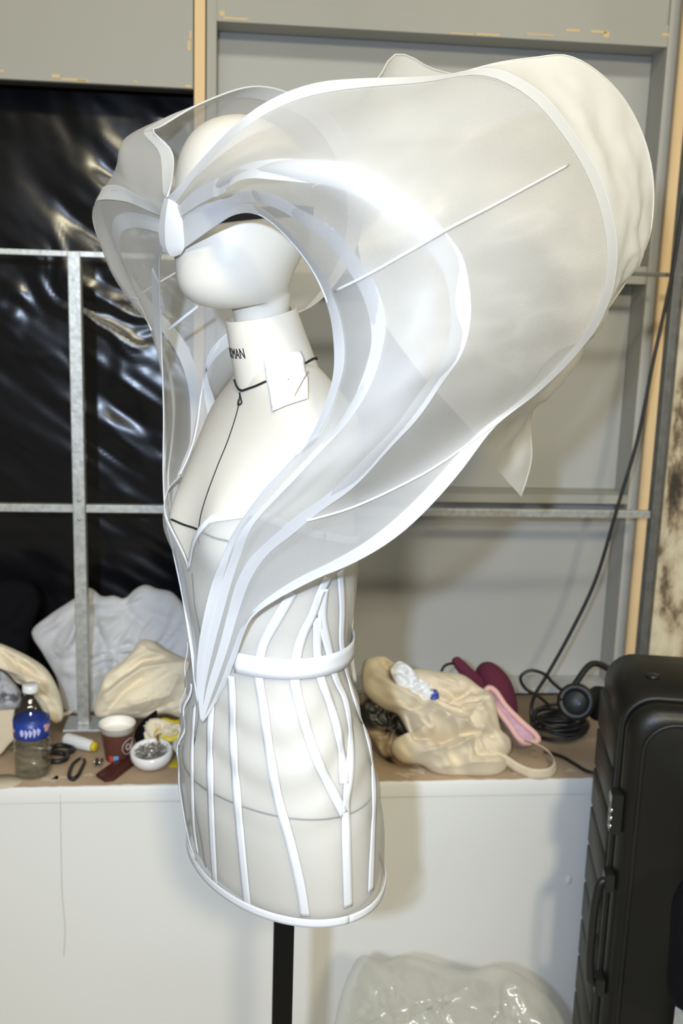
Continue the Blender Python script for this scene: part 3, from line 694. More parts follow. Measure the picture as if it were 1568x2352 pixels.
# ---- the back petals behind the wings
def petal(edge, att, label, n=70, m=16, bulge=.03):
    E_ = spline([atu(*q) for q in edge], n); A_ = spline([atu(*q) for q in att], n); rows = []
    for j, t in enumerate(np.linspace(0, 1, m)):
        q = A_*(1-t)+E_*t
        q = q-FV*bulge*math.sin(math.pi*t)*np.sin(np.linspace(0, math.pi, n))[:, None]*.6
        rows.append(q)
    G = np.stack(rows, 1); nn = unit(np.cross(np.gradient(G, axis=0), np.gradient(G, axis=1)))
    s_ = np.sin(np.linspace(0, math.pi, n))[:, None]*np.sin(np.linspace(0, math.pi, m))[None]
    G = G+nn*(.020*fbm(G*13, 17, 3)*s_)[..., None]
    o = grid('back_petal', G, 'back_cloth', dress); o['label'] = label
    tube('rolled_edge', E_, .0012, 'back_cloth', o, 6)
    return G
pet_edge = [(1040, 174, .20), (1074, 163, .19), (1143, 145, .19), (1225, 133, .19), (1300, 128, .19), (1365, 160, .19), (1430, 225, .19), (1475, 310, .19), (1496, 390, .19), (1500, 465, .185), (1487, 555, .18), (1445, 635, .17), (1400, 702, .16), (1330, 800, .12), (1262, 880, .08), (1220, 950, .04), (1219, 1060, .01), (1196, 1140, 0)]
pet_att = [(1040, 176, .206), (1080, 165, .214), (1143, 163, .223), (1202, 190, .233), (1250, 225, .238), (1290, 272, .242), (1329, 328, .247), (1368, 396, .252), (1396, 470, .257), (1413, 565, .257), (1404, 660, .252), (1370, 744, .247), (1283, 850, .247), (1223, 905, .247), (1132, 978, .24), (1105, 1022, .15), (1150, 1088, .04), (1196, 1140, 0)]
petal(pet_edge, pet_att, 'large cream back petal behind the near wing')
fpet_edge = [(665, 216, -.22), (780, 200, -.2), (868, 182, -.2), (885, 148, -.2), (910, 124, -.2), (945, 132, -.2), (985, 155, -.195), (1042, 171, -.19), (1150, 195, -.17), (1290, 275, -.14), (1380, 420, -.12), (1405, 560, -.10), (1370, 730, -.08), (1285, 860, -.05), (1212, 960, -.02), (1210, 1060, -.005), (1194, 1136, 0)]
fpet_att = [(665, 217, -.22), (760, 272, -.24), (825, 400, -.25), (822, 560, -.26), (860, 700, -.22), (960, 850, -.15), (1110, 1020, -.06), (1194, 1136, 0)]
petal(fpet_edge, fpet_att, 'far back petal, its point showing above the near wing')
# ---- folded point where both wings meet in front of the brow
bk = [[(378, 455, -.002), (388, 457, .010), (400, 463, .020), (412, 472, .030)], [(370, 490, -.006), (382, 492, .010), (402, 497, .024), (420, 506, .036)],
      [(365, 530, -.010), (380, 536, .008), (404, 541, .024), (424, 545, .040)], [(370, 562, -.008), (384, 574, .006), (402, 579, .020), (419, 570, .036)], [(383, 581, .000), (393, 589, .008), (402, 589, .016), (412, 583, .026)]]
B0 = np.array([[atu(*q)+TW*(.003, .004, .0, -.010)[k] for k, q in enumerate(r)] for r in bk])
lf = np.stack([spline(B0[:, k], 14) for k in (0, 1)], 1); rf = np.stack([spline(B0[:, k], 14) for k in (1, 2, 3)], 1)
bv = list(lf.reshape(-1, 3))+list(rf.reshape(-1, 3)); bf = [(2*i_, 2*i_+1, 2*i_+3, 2*i_+2) for i_ in range(13)]+[(28+3*i_+k, 28+3*i_+k+1, 28+3*i_+k+4, 28+3*i_+k+3) for i_ in range(13) for k in (0, 1)]
bpo = link_mesh('brow_point', bv, bf, 'tape', dress); bpo['label'] = 'folded white point over the brow where the wings meet'
# loose strut and straps inside the far wing
tube('boning_rod', [atu(388, 756, -.20), atu(455, 703, -.17)], .0022, 'rod', dress, 6)

# ================================================================ THINGS ON THE BENCH
def seg_dist(P, poly):
    poly = np.asarray(poly, float); best = np.full(P.shape[:-1], 1e9)
    for a_, b_ in zip(poly[:-1], poly[1:]):
        d = b_-a_; t = np.clip(((P-a_) @ d)/(d @ d+1e-9), 0, 1); best = np.minimum(best, np.linalg.norm(P-(a_+t[..., None]*d), axis=-1))
    return best
def pillow(name, outline, y0, k, th, material, creases=(), fold=.006, fscale=(.02, .02), fdir=0., seed=1, parent=None, z0=None, center=None, nr=30, nphi=110, back=.5, ymax=None, flat=2.2, sm=True):
    z0 = ZT+.001 if z0 is None else z0; ymax = ymax or YF-.012
    nf = np.array([0, -1., k]); nf /= np.linalg.norm(nf); p0 = np.array([0, y0, ZT])
    o = spline(np.array(outline, float), nphi, closed=True) if sm else np.array(outline, float); c = np.array(center if center else o.mean(0))
    rs = np.linspace(.02, 1, nr)**.85; px = c+rs[:, None, None]*(o-c)[None]
    base = np.array([[atplane(q[0], q[1], p0, nf) for q in row] for row in px])
    h = th*np.sqrt(np.clip(1-rs**flat, 0, 1))[:, None]
    ca, sa = math.cos(fdir), math.sin(fdir)
    u = (px[..., 0]*ca+px[..., 1]*sa)*fscale[0]; v = (-px[..., 0]*sa+px[..., 1]*ca)*fscale[1]
    w_ = fbm(np.stack([u*.7, v*.7, 0*u], -1), seed+40, 2)*.9
    f = fbm(np.stack([u+w_, v+w_, 0*u+seed], -1), seed, 3); f = 1-2*np.abs(f)
    env = np.clip((1-rs**6), 0, 1)[:, None]
    d = h+fold*f*env
    for poly, amp, wd in creases: d = d+1.7*amp*np.exp(-seg_dist(px, poly)/wd*1.1)*env
    front = base+nf*d[..., None]; bk = (base-nf*(h*back)[..., None])[::-1]
    G = np.concatenate([front, bk[1:]], 0); G[..., 2] = np.maximum(G[..., 2], z0); G[..., 1] = np.minimum(G[..., 1], ymax)
    return fix_normals(grid(name, G, material, parent, closed_v=True, caps=True, uvs=False))

# ---- left-hand pile
tag(pillow('white_towel', [(72, 1452), (110, 1415), (170, 1375), (205, 1350), (235, 1370), (262, 1368), (285, 1375), (312, 1352), (335, 1343), (360, 1352), (395, 1360), (425, 1395), (450, 1440), (455, 1520), (452, 1590), (400, 1610), (330, 1640), (250, 1650), (200, 1665), (160, 1660), (140, 1610), (130, 1560), (100, 1505)], 2.235, .22, .042, 'white_towel',
    creases=[([(205, 1400), (240, 1470), (245, 1560)], -.016, 16), ([(285, 1375), (300, 1410), (330, 1430)], -.012, 12), ([(140, 1560), (170, 1450), (200, 1390)], .008, 25), ([(330, 1400), (440, 1440)], -.008, 20)], fold=.016, fscale=(.020, .009), fdir=.9, seed=3, ymax=2.36),
    'crumpled white towelling behind the steel upright on the bench', 'towel')
tag(pillow('cream_fabric', [(215, 1628), (228, 1585), (245, 1545), (280, 1520), (300, 1500), (320, 1472), (345, 1470), (375, 1490), (420, 1512), (455, 1520), (462, 1580), (460, 1640), (420, 1650), (380, 1640), (330, 1650), (290, 1648), (245, 1650), (222, 1648)], 2.03, .45, .05, 'cream_cloth',
    creases=[([(245, 1600), (330, 1540), (440, 1520)], .018, 12), ([(250, 1580), (330, 1520), (400, 1505)], -.014, 9), ([(245, 1640), (290, 1590), (330, 1560)], -.012, 8), ([(310, 1620), (390, 1600), (410, 1560)], .012, 12), ([(330, 1640), (400, 1615)], -.010, 8), ([(320, 1480), (345, 1500), (400, 1515)], .01, 8)], fold=.006, fscale=(.012, .03), fdir=-.5, seed=8),
    'cream cotton cloth bunched in front of the white towelling', 'cloth')
tag(pillow('canvas_bundle', [(-40, 1470), (0, 1478), (30, 1490), (70, 1510), (105, 1535), (128, 1570), (142, 1610), (145, 1650), (130, 1662), (105, 1640), (95, 1600), (70, 1580), (40, 1570), (15, 1545), (-30, 1520)], 2.06, .45, .035, 'cream_cloth',
    creases=[([(10, 1500), (50, 1530), (100, 1560)], -.012, 9), ([(30, 1545), (80, 1560), (120, 1600)], .010, 9), ([(0, 1485), (60, 1512), (110, 1550)], .008, 8)], fold=.005, fscale=(.02, .05), fdir=.6, seed=12),
    'cream canvas bundle spilling in from the left above the bottle', 'cloth')
tag(pillow('dark_garment', [(-30, 1545), (0, 1540), (30, 1565), (48, 1590), (45, 1625), (10, 1632), (-30, 1640)], 2.0, .4, .03, 'pattern_cloth', fold=.008, fscale=(.04, .04), seed=15, nr=16, nphi=50),
    'dark patterned garment under the cream canvas at the left edge', 'garment')
tag(pillow('black_bag', [(-80, 1350), (-20, 1335), (40, 1330), (80, 1345), (95, 1380), (85, 1420), (70, 1470), (60, 1530), (0, 1560), (-80, 1560)], 2.28, .08, .04, 'black_cloth', fold=.006, seed=18, nr=16, nphi=50, ymax=2.36),
    'soft black bag slumped at the back left of the bench', 'bag')
tag(pillow('pattern_paper', [(-40, 1615), (0, 1620), (32, 1622), (34, 1650), (38, 1690), (20, 1712), (0, 1735), (-40, 1745)], 1.97, .7, .006, 'torn_paper', fold=.003, seed=20, nr=12, nphi=40),
    'cream sheet of paper leaning behind the water bottle', 'paper')
a_ = np.linspace(0, 2*math.pi, 30, endpoint=False); c_ = atz(8, 1796, ZT)
disc = fix_normals(grid('round_paper', [[c_+np.array([r*.036*math.cos(k), r*.030*math.sin(k), z]) for k in a_] for r, z in ((.05, .0005), (1, .0005), (1, .0018), (.05, .0018))], 'torn_paper', None, closed_v=True, caps=True, uvs=False))
tag(disc, 'round cream paper lying at the front edge beside the bottle', 'paper')

# ---- bottle
bc_ = atz(76, 1778, ZT); bh = np.linalg.norm(atplane(72, 1572, bc_, TW)-bc_); BR = .0345
bot_ = thing('water_bottle', 'clear plastic water bottle with a blue label and white cap', 'bottle')
def bprof(inset=0., top=None):
    pts = [(.012, .006), (.022, .002), (.031, .003), (BR, .010), (BR, .022), (BR-.0015, .026), (BR, .030), (BR, .042), (BR-.002, .046), (BR, .050), (BR, .062), (BR-.002, .066), (BR, .070), (BR, .082), (BR-.002, .087), (BR-.003, .095), (BR-.001, .100), (BR-.001, .138), (BR, .142), (BR-.001, .150), (BR-.006, .165), (.022, .178), (.0145, .188), (.0125, .193), (.0125, .198), (.0145, .199), (.0145, .201), (.0125, .202), (.0125, .2065)]
    s = bh/.220; return [(max(.001, r-inset), z*s) for r, z in pts if top is None or z <= top]
lathe('body', [(.001, .004)]+bprof(), 'pet', bot_, 40, bc_+ZV*.0005)
lathe('water', [(.001, .006)]+[(r, z+.0015) for r, z in bprof(.0016, .105)]+[(.001, bprof(.0016, .105)[-1][1]+.0015)], 'water', bot_, 40, bc_+ZV*.0005)
s_ = bh/.220
lab = lathe('label', [(BR-.0008, .098*s_), (BR+.0003, .0985*s_), (BR+.0003, .1395*s_), (BR-.0008, .140*s_)], 'label_blue', bot_, 48, bc_, caps=False)
cap_ = lathe('cap', [(.001, .203*s_), (.0150, .203*s_), (.0153, .206*s_), (.0150, .219*s_), (.0135, .2205*s_), (.001, .2205*s_)], 'white_plastic', bot_, 32, bc_)
def wrap_text(name, body, size, center, r, zc, az, material, parent, sx=1., skew=0.):
    """print wrapped on an upright round thing, az = azimuth of the text's middle"""
    V0, F0 = text_mesh(body, size, .00015); xm_ = V0[:, 0].mean(); ym_ = V0[:, 1].mean(); out = []
    for v in V0:
        k = az+(v[0]-xm_)*sx/r; rr = r(v[1]) if callable(r) else r+.0004+v[2]
        out.append(center+np.array([rr*math.cos(k), rr*math.sin(k), zc+v[1]-ym_+skew*(v[0]-xm_)]))
    return link_mesh(name, out, F0, material, parent, False)
def wrap_blob(name, center, r, zc, az, wx, wz, material, parent, n=18, wob=0.):
    out = []
    for q in (1., .02):
        for k in np.linspace(0, 2*math.pi, n, endpoint=False):
            m_ = q*(1+wob*math.sin(3*k+1)); az2 = az+wx*m_*math.cos(k)/r
            out.append(center+np.array([(r+.0005)*math.cos(az2), (r+.0005)*math.sin(az2), zc+wz*m_*math.sin(k)]))
    return link_mesh(name, out, [(i, (i+1) % n, (i+1) % n+n, i+n) for i in range(n)], material, parent, False)
azc = math.atan2(CAM[1]-bc_[1], CAM[0]-bc_[0])
for k_, (da_, wz_) in enumerate(((-.30, .008), (-.08, .007), (.14, .0085), (.36, .007))): wrap_blob('label_print', bc_, BR+.0003, (.1165+.0012*k_)*s_, azc+da_, .0030, wz_, 'label_pale', lab, wob=.25)
wrap_blob('label_print', bc_, BR+.0003, .118*s_, azc-.55, .004, .007, 'label_pale', lab)
wrap_blob('label_print', bc_, BR+.0003, .124*s_, azc+.95, .010, .007, 'label_pink', lab, wob=.3); wrap_blob('label_print', bc_, BR+.0003, .118*s_, azc-1.25, .006, .005, 'label_pink', lab, wob=.2)

# ---- paper cup
cc_ = atz(270, 1742, ZT); ch = np.linalg.norm(atplane(268, 1660, cc_, TW)-cc_)*1.0; r0, r1 = .0235, .0350
cup = thing('paper_cup', 'brown paper coffee cup with a white rim standing on the bench', 'cup')
lathe('cup_wall', [(r0-.001, .002), (r0, .0), (r0+.0003, .001), (r0+(r1-r0)*.78, ch*.78)], 'cup_brown', cup, 48, cc_+ZV*.0006, caps=False)
lathe('cup_lining', [(r0+(r1-r0)*.78, ch*.78), (r1, ch-.003), (r1+.0016, ch-.002), (r1+.0018, ch), (r1, ch+.001), (r1-.001, ch-.003), (r0-.0008, .004), (.001, .004)], 'cup_white', cup, 48, cc_+ZV*.0006)
az0 = math.atan2(CAM[1]-cc_[1], CAM[0]-cc_[0])
rcup = lambda z: r0+(r1-r0)*z/ch
wrap_text('cup_print', 'Caf', .020, cc_, rcup(ch*.42)+.0006, ch*.42, az0+1.0, 'cup_white', cup, sx=.7)
rp = [cc_+np.array([(rcup(ch*.42+.017*math.sin(k))+.0009)*math.cos(az0+.9+.017*math.cos(k)/.03), (rcup(ch*.42+.017*math.sin(k))+.0009)*math.sin(az0+.9+.017*math.cos(k)/.03), ch*.42+.017*math.sin(k)+.001]) for k in np.linspace(0, 2*math.pi, 40)]
tube('cup_print', rp, .0005, 'cup_white', cup, 5)
for da, m_ in ((-.52, 'red_print'), (-.12, 'blue_print')):
    zc = ch*.13; V0 = []
    for z in (zc-.0065, zc+.0065):
        for q in (-.18, 0, .18): k = az0+da+q; r = rcup(z)+.0007; V0.append(cc_+np.array([r*math.cos(k), r*math.sin(k), z]))
    link_mesh('cup_print', V0, [(0, 1, 4, 3), (1, 2, 5, 4)], m_, cup, False)

# ---- bowl of pins, tipped towards the viewer
pc_ = atz(350, 1760, ZT); bowl = thing('pin_bowl', 'white ceramic bowl full of steel pins at the front of the bench', 'bowl')
axb = np.array([-.06, -.16, .95]); axb /= np.linalg.norm(axb)
br = .0415
lathe('bowl_body', [(.001, .0), (.024, .001), (.036, .008), (br, .020), (br, .030), (br-.003, .0345), (br-.006, .034), (br-.009, .027), (.02, .018), (.001, .017)], 'ceramic', bowl, 44, pc_+ZV*.006, axb)
e1 = np.cross(axb, [1, 0, 0]); e1 /= np.linalg.norm(e1); e2 = np.cross(axb, e1)
lathe('pin_mound', [(.033, .024), (.03, .028), (.02, .031), (.001, .032)], 'steel_pins', bowl, 24, pc_+ZV*.006, axb)
PV, PF = [], []
for i in range(260):
    r = .030*math.sqrt(RNG.rand()); k = RNG.rand()*6.28; c = pc_+ZV*.006+axb*(.031+.003*RNG.rand()-.006*(r/.03)**2)+r*(math.cos(k)*e1+math.sin(k)*e2)
    d = RNG.randn(3); d -= axb*np.dot(d, axb)*.8; d /= np.linalg.norm(d); s = np.cross(d, axb); s /= np.linalg.norm(s)
    b0 = len(PV); l = .011
    for t in (-1, 1):
        for q in (-.0004, .0004): PV.append(c+d*l*t+s*q+axb*.0003)
    PV.append(c+axb*.0012-d*l); PV.append(c+axb*.0012+d*l)
    PF += [(b0, b0+1, b0+3, b0+2), (b0, b0+4, b0+5, b0+2), (b0+1, b0+4, b0+5, b0+3)]
pins = link_mesh('pins', PV, PF, 'chrome', bowl, False); pins['kind'] = 'stuff'; pins['label'] = 'heap of loose steel dressmaking pins'

# ---- flat leather case
def slab(name, pts, z0, t, material, parent=None, bev=.0015):
    P_ = [atz(x, y, z0) for x, y in pts]; bm = bmesh.new(); vs = [bm.verts.new(p_) for p_ in P_]; f = bm.faces.new(vs)
    ext = bmesh.ops.extrude_face_region(bm, geom=[f]); bmesh.ops.translate(bm, vec=(0, 0, t), verts=[v for v in ext['geom'] if isinstance(v, bmesh.types.BMVert)])
    bmesh.ops.recalc_face_normals(bm, faces=bm.faces)
    if bev: bmesh.ops.bevel(bm, geom=list(bm.edges), offset=bev, segments=2, affect='EDGES')
    me = bpy.data.meshes.new(name); bm.to_mesh(me); bm.free(); me.materials.append(MATS[material]); o = bpy.data.objects.new(name, me); COL.objects.link(o)
    if parent: o.parent = parent
    return o
case = slab('leather_case', [(219, 1785), (231, 1776), (292, 1735), (312, 1738), (318, 1752), (262, 1795), (240, 1798)], ZT+.0008, .008, 'leather', None, .002)
tag(case, 'dark brown leather case lying between the cup and the bowl', 'case')
tube('stitching', [atz(x, y, ZT+.0092) for x, y in ((232, 1784), (294, 1741), (308, 1744), (258, 1786))], .0004, 'cup_brown', case, 5)

# ---- cone of white thread on its side
ta, tb = atz(150, 1697, ZT+.014), atz(213, 1714, ZT+.014); ax_ = tb-ta; tl = np.linalg.norm(ax_)
cone = thing('thread_cone', 'cone of white thread with a yellow end lying on the bench', 'thread cone')
lathe('thread', [(.004, 0), (.012, .001), (.0135, .006), (.0130, tl*.6), (.0115, tl-.006), (.0095, tl-.001), (.004, tl)], 'thread_white', cone, 28, ta, ax_)
lathe('spool', [(.001, tl-.004), (.0088, tl-.003), (.0092, tl+.006), (.007, tl+.0085), (.001, tl+.0085)], 'tape_yellow', cone, 24, ta, ax_)

# ---- snips and scissors
sn = thing('thread_snips', 'small black thread snips lying in front of the bottle and cup', 'snips')
zz = ZT+.005
for pts in ([(168, 1790), (160, 1786), (161, 1768), (170, 1752), (183, 1742)], [(168, 1790), (178, 1782), (187, 1765), (194, 1750), (193, 1744)]):
    tube('blade_arm', spline([atz(x, y, zz) for x, y in pts], 24), np.linspace(.0042, .0030, 24), 'black_rubber', sn, 8)
for a2, b2 in (((183, 1743), (187, 1734)), ((192, 1745), (188, 1735))):
    tube('blade_tip', [atz(*a2, zz), atz(*b2, zz)], [.0022, .0008], 'chrome', sn, 6)
scz = thing('scissors', 'black handled scissors lying behind the water bottle', 'scissors')
for cx, cy, rx, ry in ((128, 1738, 26, 11), (142, 1721, 26, 9)):
    tube('finger_loop', spline([atz(cx+rx*math.cos(k), cy+ry*math.sin(k), ZT+.007) for k in np.linspace(0, 2*math.pi, 16, endpoint=False)], 40, closed=True)[list(range(40))+[0]], .0052, 'black_rubber', scz, 8)
tube('blade', [atz(118, 1722, ZT+.008), atz(70, 1716, ZT+.008), atz(20, 1722, ZT+.006)], [.005, .005, .001], 'chrome', scz, 6)
bob = thing('bobbin', 'tiny metal bobbin lying left of the paper cup', 'bobbin'); bz_ = atz(226, 1752, ZT+.010)
lathe('spindle', [(.0045, -.004), (.0045, .004)], 'black_cord', bob, 16, bz_, (1, -.3, 0))
for s in (-1, 1): lathe('flange', [(.001, -.0006), (.0098, -.0006), (.0098, .0006), (.001, .0006)], 'chrome', bob, 22, bz_+np.array([s*.0048, -s*.0014, 0]), (1, -.3, 0))

# ---- measuring tape, clutter behind the bowl
def strip(name, pts, w, material, parent=None, wdir=(0, 0, 1), n=60, twist=0.):
    C_ = spline(pts, n); wd = np.tile(np.array(wdir, float), (n, 1))
    if twist:
        T_ = unit(np.gradient(C_, axis=0)); B_ = np.cross(T_, wd); k = np.linspace(0, twist, n)[:, None]; wd = unit(wd*np.cos(k)+B_*np.sin(k))
    return ribbon(name, C_, wd, w, .0005, material, parent)
q = lambda x, y, h: atz(x, y, ZT+h)
tm = thing('measuring_tape', 'yellow measuring tape curled behind the pin bowl', 'measuring tape')
strip('tape_coil', [q(356, 1696, .045), q(354, 1690, .045), q(360, 1680, .045), q(375, 1672, .045), q(395, 1680, .045), q(415, 1672, .04), q(432, 1668, .035)], .0065, 'tape_yellow', tm, (0, .3, 1), twist=.6)
strip('tape_coil', [q(352, 1665, .05), q(375, 1655, .055), q(400, 1660, .05), q(425, 1656, .045), q(440, 1660, .04)], .006, 'tape_yellow', tm, (0, .8, .6))
strip('tape_coil', [q(372, 1690, .04), q(385, 1698, .035), q(410, 1690, .04), q(425, 1683, .045)], .006, 'tape_yellow', tm, (0, .5, .8))
slab('tape_end', [(386, 1762), (402, 1746), (424, 1750), (426, 1764)], ZT+.001, .0015, 'tape_yellow', tm, 0)
tag(pillow('white_ribbon_tangle', [(325, 1680), (335, 1655), (360, 1650), (400, 1662), (440, 1668), (440, 1700), (410, 1712), (380, 1705), (350, 1712), (332, 1700)], 1.99, .7, .018, 'cream_cloth', fold=.012, fscale=(.05, .05), seed=33, nr=18, nphi=60), 'tangle of cream fabric scraps under the measuring tape', 'fabric scraps')
tag(pillow('black_pouch', [(308, 1690), (318, 1665), (345, 1640), (362, 1630), (352, 1665), (338, 1690), (330, 1708), (314, 1705)], 2.0, .6, .015, 'black_cloth', fold=.006, fscale=(.05, .05), seed=35, nr=16, nphi=50), 'small black cloth pouch behind the paper cup', 'pouch')
tk_ = slab('printed_ticket', [(392, 1715), (425, 1690), (440, 1700), (440, 1750), (424, 1752)], ZT+.02, .0012, 'white_plastic', None, 0)
tag(tk_, 'white printed ticket propped beside the pin bowl', 'ticket')
for (x, y) in ((404, 1720), (413, 1729), (418, 1712)): slab('ticket_print', [(x, y), (x+7, y-5), (x+9, y-2), (x+2, y+3)], ZT+.0214, .0002, 'black_cord', tk_, 0)
pr_ = tag(tube('prong_clip', spline([q(365, 1706, .045), q(362, 1690, .052), q(368, 1684, .056)], 12), .003, 'brass'), 'small brass clip standing in the bowl of pins', 'clip')
st_ = strip('cream_strap', [q(130, 1642, .02), q(150, 1640, .015), q(172, 1630, .012), q(185, 1618, .010)], .004, 'cream_cloth', None, (0, .2, 1)); tag(st_, 'thin cream strap trailing from the canvas bundle to the upright', 'strap')

# ---- right-hand pile
tag(pillow('camouflage_fabric', [(818, 1600), (838, 1590), (880, 1600), (925, 1640), (950, 1700), (1000, 1760), (990, 1775), (930, 1768), (880, 1740), (856, 1700), (830, 1670), (812, 1640)], 1.93, .6, .022, 'camo_satin', fold=.010, fscale=(.03, .03), seed=41, nr=20, nphi=70), 'shiny brown and black camouflage fabric under the canvas tote', 'fabric')
tote = thing('canvas_tote', 'crumpled cream canvas tote bag with a looped strap on the bench', 'tote bag')
pillow('bag_body', [(832, 1530), (838, 1516), (870, 1508), (888, 1516), (900, 1540), (935, 1545), (950, 1538), (1010, 1545), (1060, 1552), (1100, 1580), (1130, 1600), (1142, 1650), (1150, 1680), (1170, 1700), (1172, 1725), (1160, 1745), (1163, 1762), (1150, 1780), (1120, 1790), (1060, 1788), (1005, 1782), (968, 1758), (920, 1750), (896, 1718), (905, 1700), (940, 1696), (930, 1670), (910, 1640), (870, 1622), (833, 1583)], 1.885, .75, .055, 'canvas',
    creases=[([(890, 1560), (960, 1600), (1050, 1630), (1065, 1655)], -.020, 11), ([(850, 1560), (930, 1615), (1020, 1670), (1090, 1690)], .018, 16), ([(1030, 1620), (1090, 1590)], -.014, 10), ([(1050, 1680), (1100, 1620), (1140, 1610)], .014, 12), ([(930, 1650), (950, 1700), (1010, 1710), (1070, 1695), (1120, 1700)], -.022, 11), ([(960, 1740), (1040, 1725), (1090, 1700)], .016, 10), ([(1000, 1770), (1080, 1762), (1150, 1755)], .010, 9), ([(1080, 1710), (1085, 1740), (1150, 1740)], -.012, 8), ([(870, 1515), (885, 1540), (900, 1560)], -.018, 8)],
    fold=.012, fscale=(.012, .024), fdir=.5, seed=50, parent=tote, center=(1010, 1665), nr=44, nphi=170, flat=3., back=.15)
strip('strap', [q(1120, 1728, .045), q(1160, 1745, .03), q(1190, 1765, .014), q(1225, 1778, .012), q(1262, 1775, .013), q(1276, 1755, .018), q(1262, 1730, .028), q(1235, 1712, .04), q(1205, 1700, .05)], .0115, 'canvas', tote, (0, -.35, .94), twist=-.7)
strip('strap', [q(835, 1600, .06), q(838, 1560, .08), q(850, 1530, .10), q(872, 1518, .11), q(892, 1535, .11), q(905, 1565, .09)], .0105, 'canvas', tote, (.3, -.2, .9))
tag(pillow('clear_wrapper', [(896, 1535), (915, 1518), (945, 1535), (965, 1560), (990, 1575), (1005, 1595), (1002, 1610), (980, 1612), (945, 1600), (915, 1578)], 1.828, .75, .010, 'white_plastic', fold=.012, fscale=(.05, .05), seed=55, nr=20, nphi=60, z0=ZT+.05), 'crumpled white plastic wrapper poking out of the tote', 'wrapper')
tag(pillow('blue_tag', [(986, 1586), (1002, 1584), (1007, 1606), (993, 1612)], 1.815, .75, .004, 'label_blue', fold=.0005, seed=56, nr=8, nphi=24, z0=ZT+.05), 'small navy blue tag beside the white wrapper in the tote', 'tag')
# maroon cap lying on its side: crown dome, visor, button
capt = thing('maroon_cap', 'maroon baseball cap tipped up behind the canvas tote', 'cap')
pillow('crown', [(1092, 1540), (1105, 1523), (1125, 1520), (1150, 1535), (1170, 1562), (1182, 1600), (1186, 1635), (1175, 1660), (1140, 1655), (1115, 1620), (1095, 1580)], 2.06, .25, .055, 'maroon', fold=.001, seed=60, parent=capt, nr=24, nphi=60)
pillow('visor', [(1037, 1516), (1050, 1508), (1063, 1516), (1082, 1534), (1100, 1550), (1120, 1580), (1110, 1590), (1080, 1570), (1055, 1548)], 2.03, .25, .010, 'maroon', fold=.0005, seed=61, parent=capt, nr=14, nphi=50, z0=ZT+.02)
tube('cap_strap', spline([q(1010, 1552, .16), q(1020, 1530, .17), q(1045, 1522, .165)], 16), .003, 'black_rubber', capt, 6)
# pink pouch
pk = thing('pink_pouch', 'pink trimmed mesh pouch leaning on the canvas tote', 'pouch')
pko = [(1108, 1588), (1118, 1578), (1135, 1584), (1160, 1620), (1200, 1660), (1230, 1688), (1240, 1705), (1225, 1712), (1200, 1716), (1185, 1705), (1160, 1670), (1130, 1630)]
pillow('pouch_body', pko, 1.93, .75, .010, 'mauve_mesh', fold=.003, seed=66, parent=pk, nr=14, nphi=60, z0=ZT+.012)
nf_ = np.array([0, -1., .75]); nf_ /= np.linalg.norm(nf_)
ring = spline(np.array([(1112, 1592), (1120, 1583), (1133, 1590), (1158, 1625), (1198, 1665), (1226, 1690), (1233, 1703), (1222, 1707), (1202, 1709), (1188, 1700), (1165, 1668), (1135, 1628)], float), 60, closed=True)
tube('piping', np.array([atplane(x, y, np.array([0, 1.93, ZT]), nf_)+nf_*.012 for x, y in list(ring)+[ring[0]]]), .0062, 'pink', pk, 8)

# headphones and cable coil
hp = thing('headphones', 'black over-ear headphones resting on the cable coil', 'headphones')
hc = atplane(1322, 1612, np.array([0, 1.98, 0]), np.array([0, 1., 0])); hx = np.array([-.35, -.85, .35]); hx /= np.linalg.norm(hx)
lathe('ear_cup', [(.001, -.03), (.030, -.03), (.036, -.022), (.037, 0), (.034, .004)], 'black_rubber', hp, 36, hc, hx)
tr = [hc+hx*.004+.031*(math.cos(k)*np.cross(hx, ZV)/np.linalg.norm(np.cross(hx, ZV))+math.sin(k)*np.cross(hx, np.cross(hx, ZV))/np.linalg.norm(np.cross(hx, ZV))) for k in np.linspace(0, 2*math.pi, 44)]
tube('ear_pad', tr, .0085, 'black_rubber', hp, 10)
lathe('ear_cup', [(.001, -.03), (.030, -.03), (.036, -.022), (.037, 0), (.001, .004)], 'black_rubber', hp, 36, hc+np.array([.055, .02, -.012]), (-.9, -.4, .2))
tube('headband_arch', spline([hc+np.array([.0, .03, .02]), hc+np.array([.06, .07, .06]), hc+np.array([.12, .06, .02]), hc+np.array([.06, .045, -.01])], 30), .007, 'black_rubber', hp, 8)
for dx in (-.004, .006): 
    c0 = hc+hx*.006+np.array([.012+dx, 0, -.014]); tube('slider_mark', [c0, c0+np.array([0, -.002, .012])], .0016, 'chrome', hp, 6)
coil = []
cc0 = atz(1285, 1690, ZT)
for k in np.linspace(0, 2*math.pi*7.5, 300):
    n_ = k/(2*math.pi); r = .046+.006*math.sin(n_*2.3)+.004*math.sin(n_*5.1)
    coil.append(cc0+np.array([r*1.15*math.cos(k)+.006*math.sin(n_*3), r*.9*math.sin(k)+.006*math.cos(n_*4), .006+.0062*n_+.006*math.sin(k*1.0+n_*2.2)+.004]))
tag(tube('cable_coil', coil, .0040, 'black_rubber', None, 7), 'coil of thick black cable at the right end of the bench', 'cable coil')
lp = spline([aty(1290, 1586, 2.03), aty(1268, 1567, 2.03), aty(1251, 1549, 2.03), aty(1217, 1540, 2.03), aty(1195, 1555, 2.03), aty(1205, 1580, 2.03), aty(1240, 1602, 2.03), aty(1262, 1622, 2.03)], 50)
tag(tube('looped_cable', lp, .0036, 'black_rubber', None, 7), 'loop of thin black cable rising behind the headphones', 'cable')
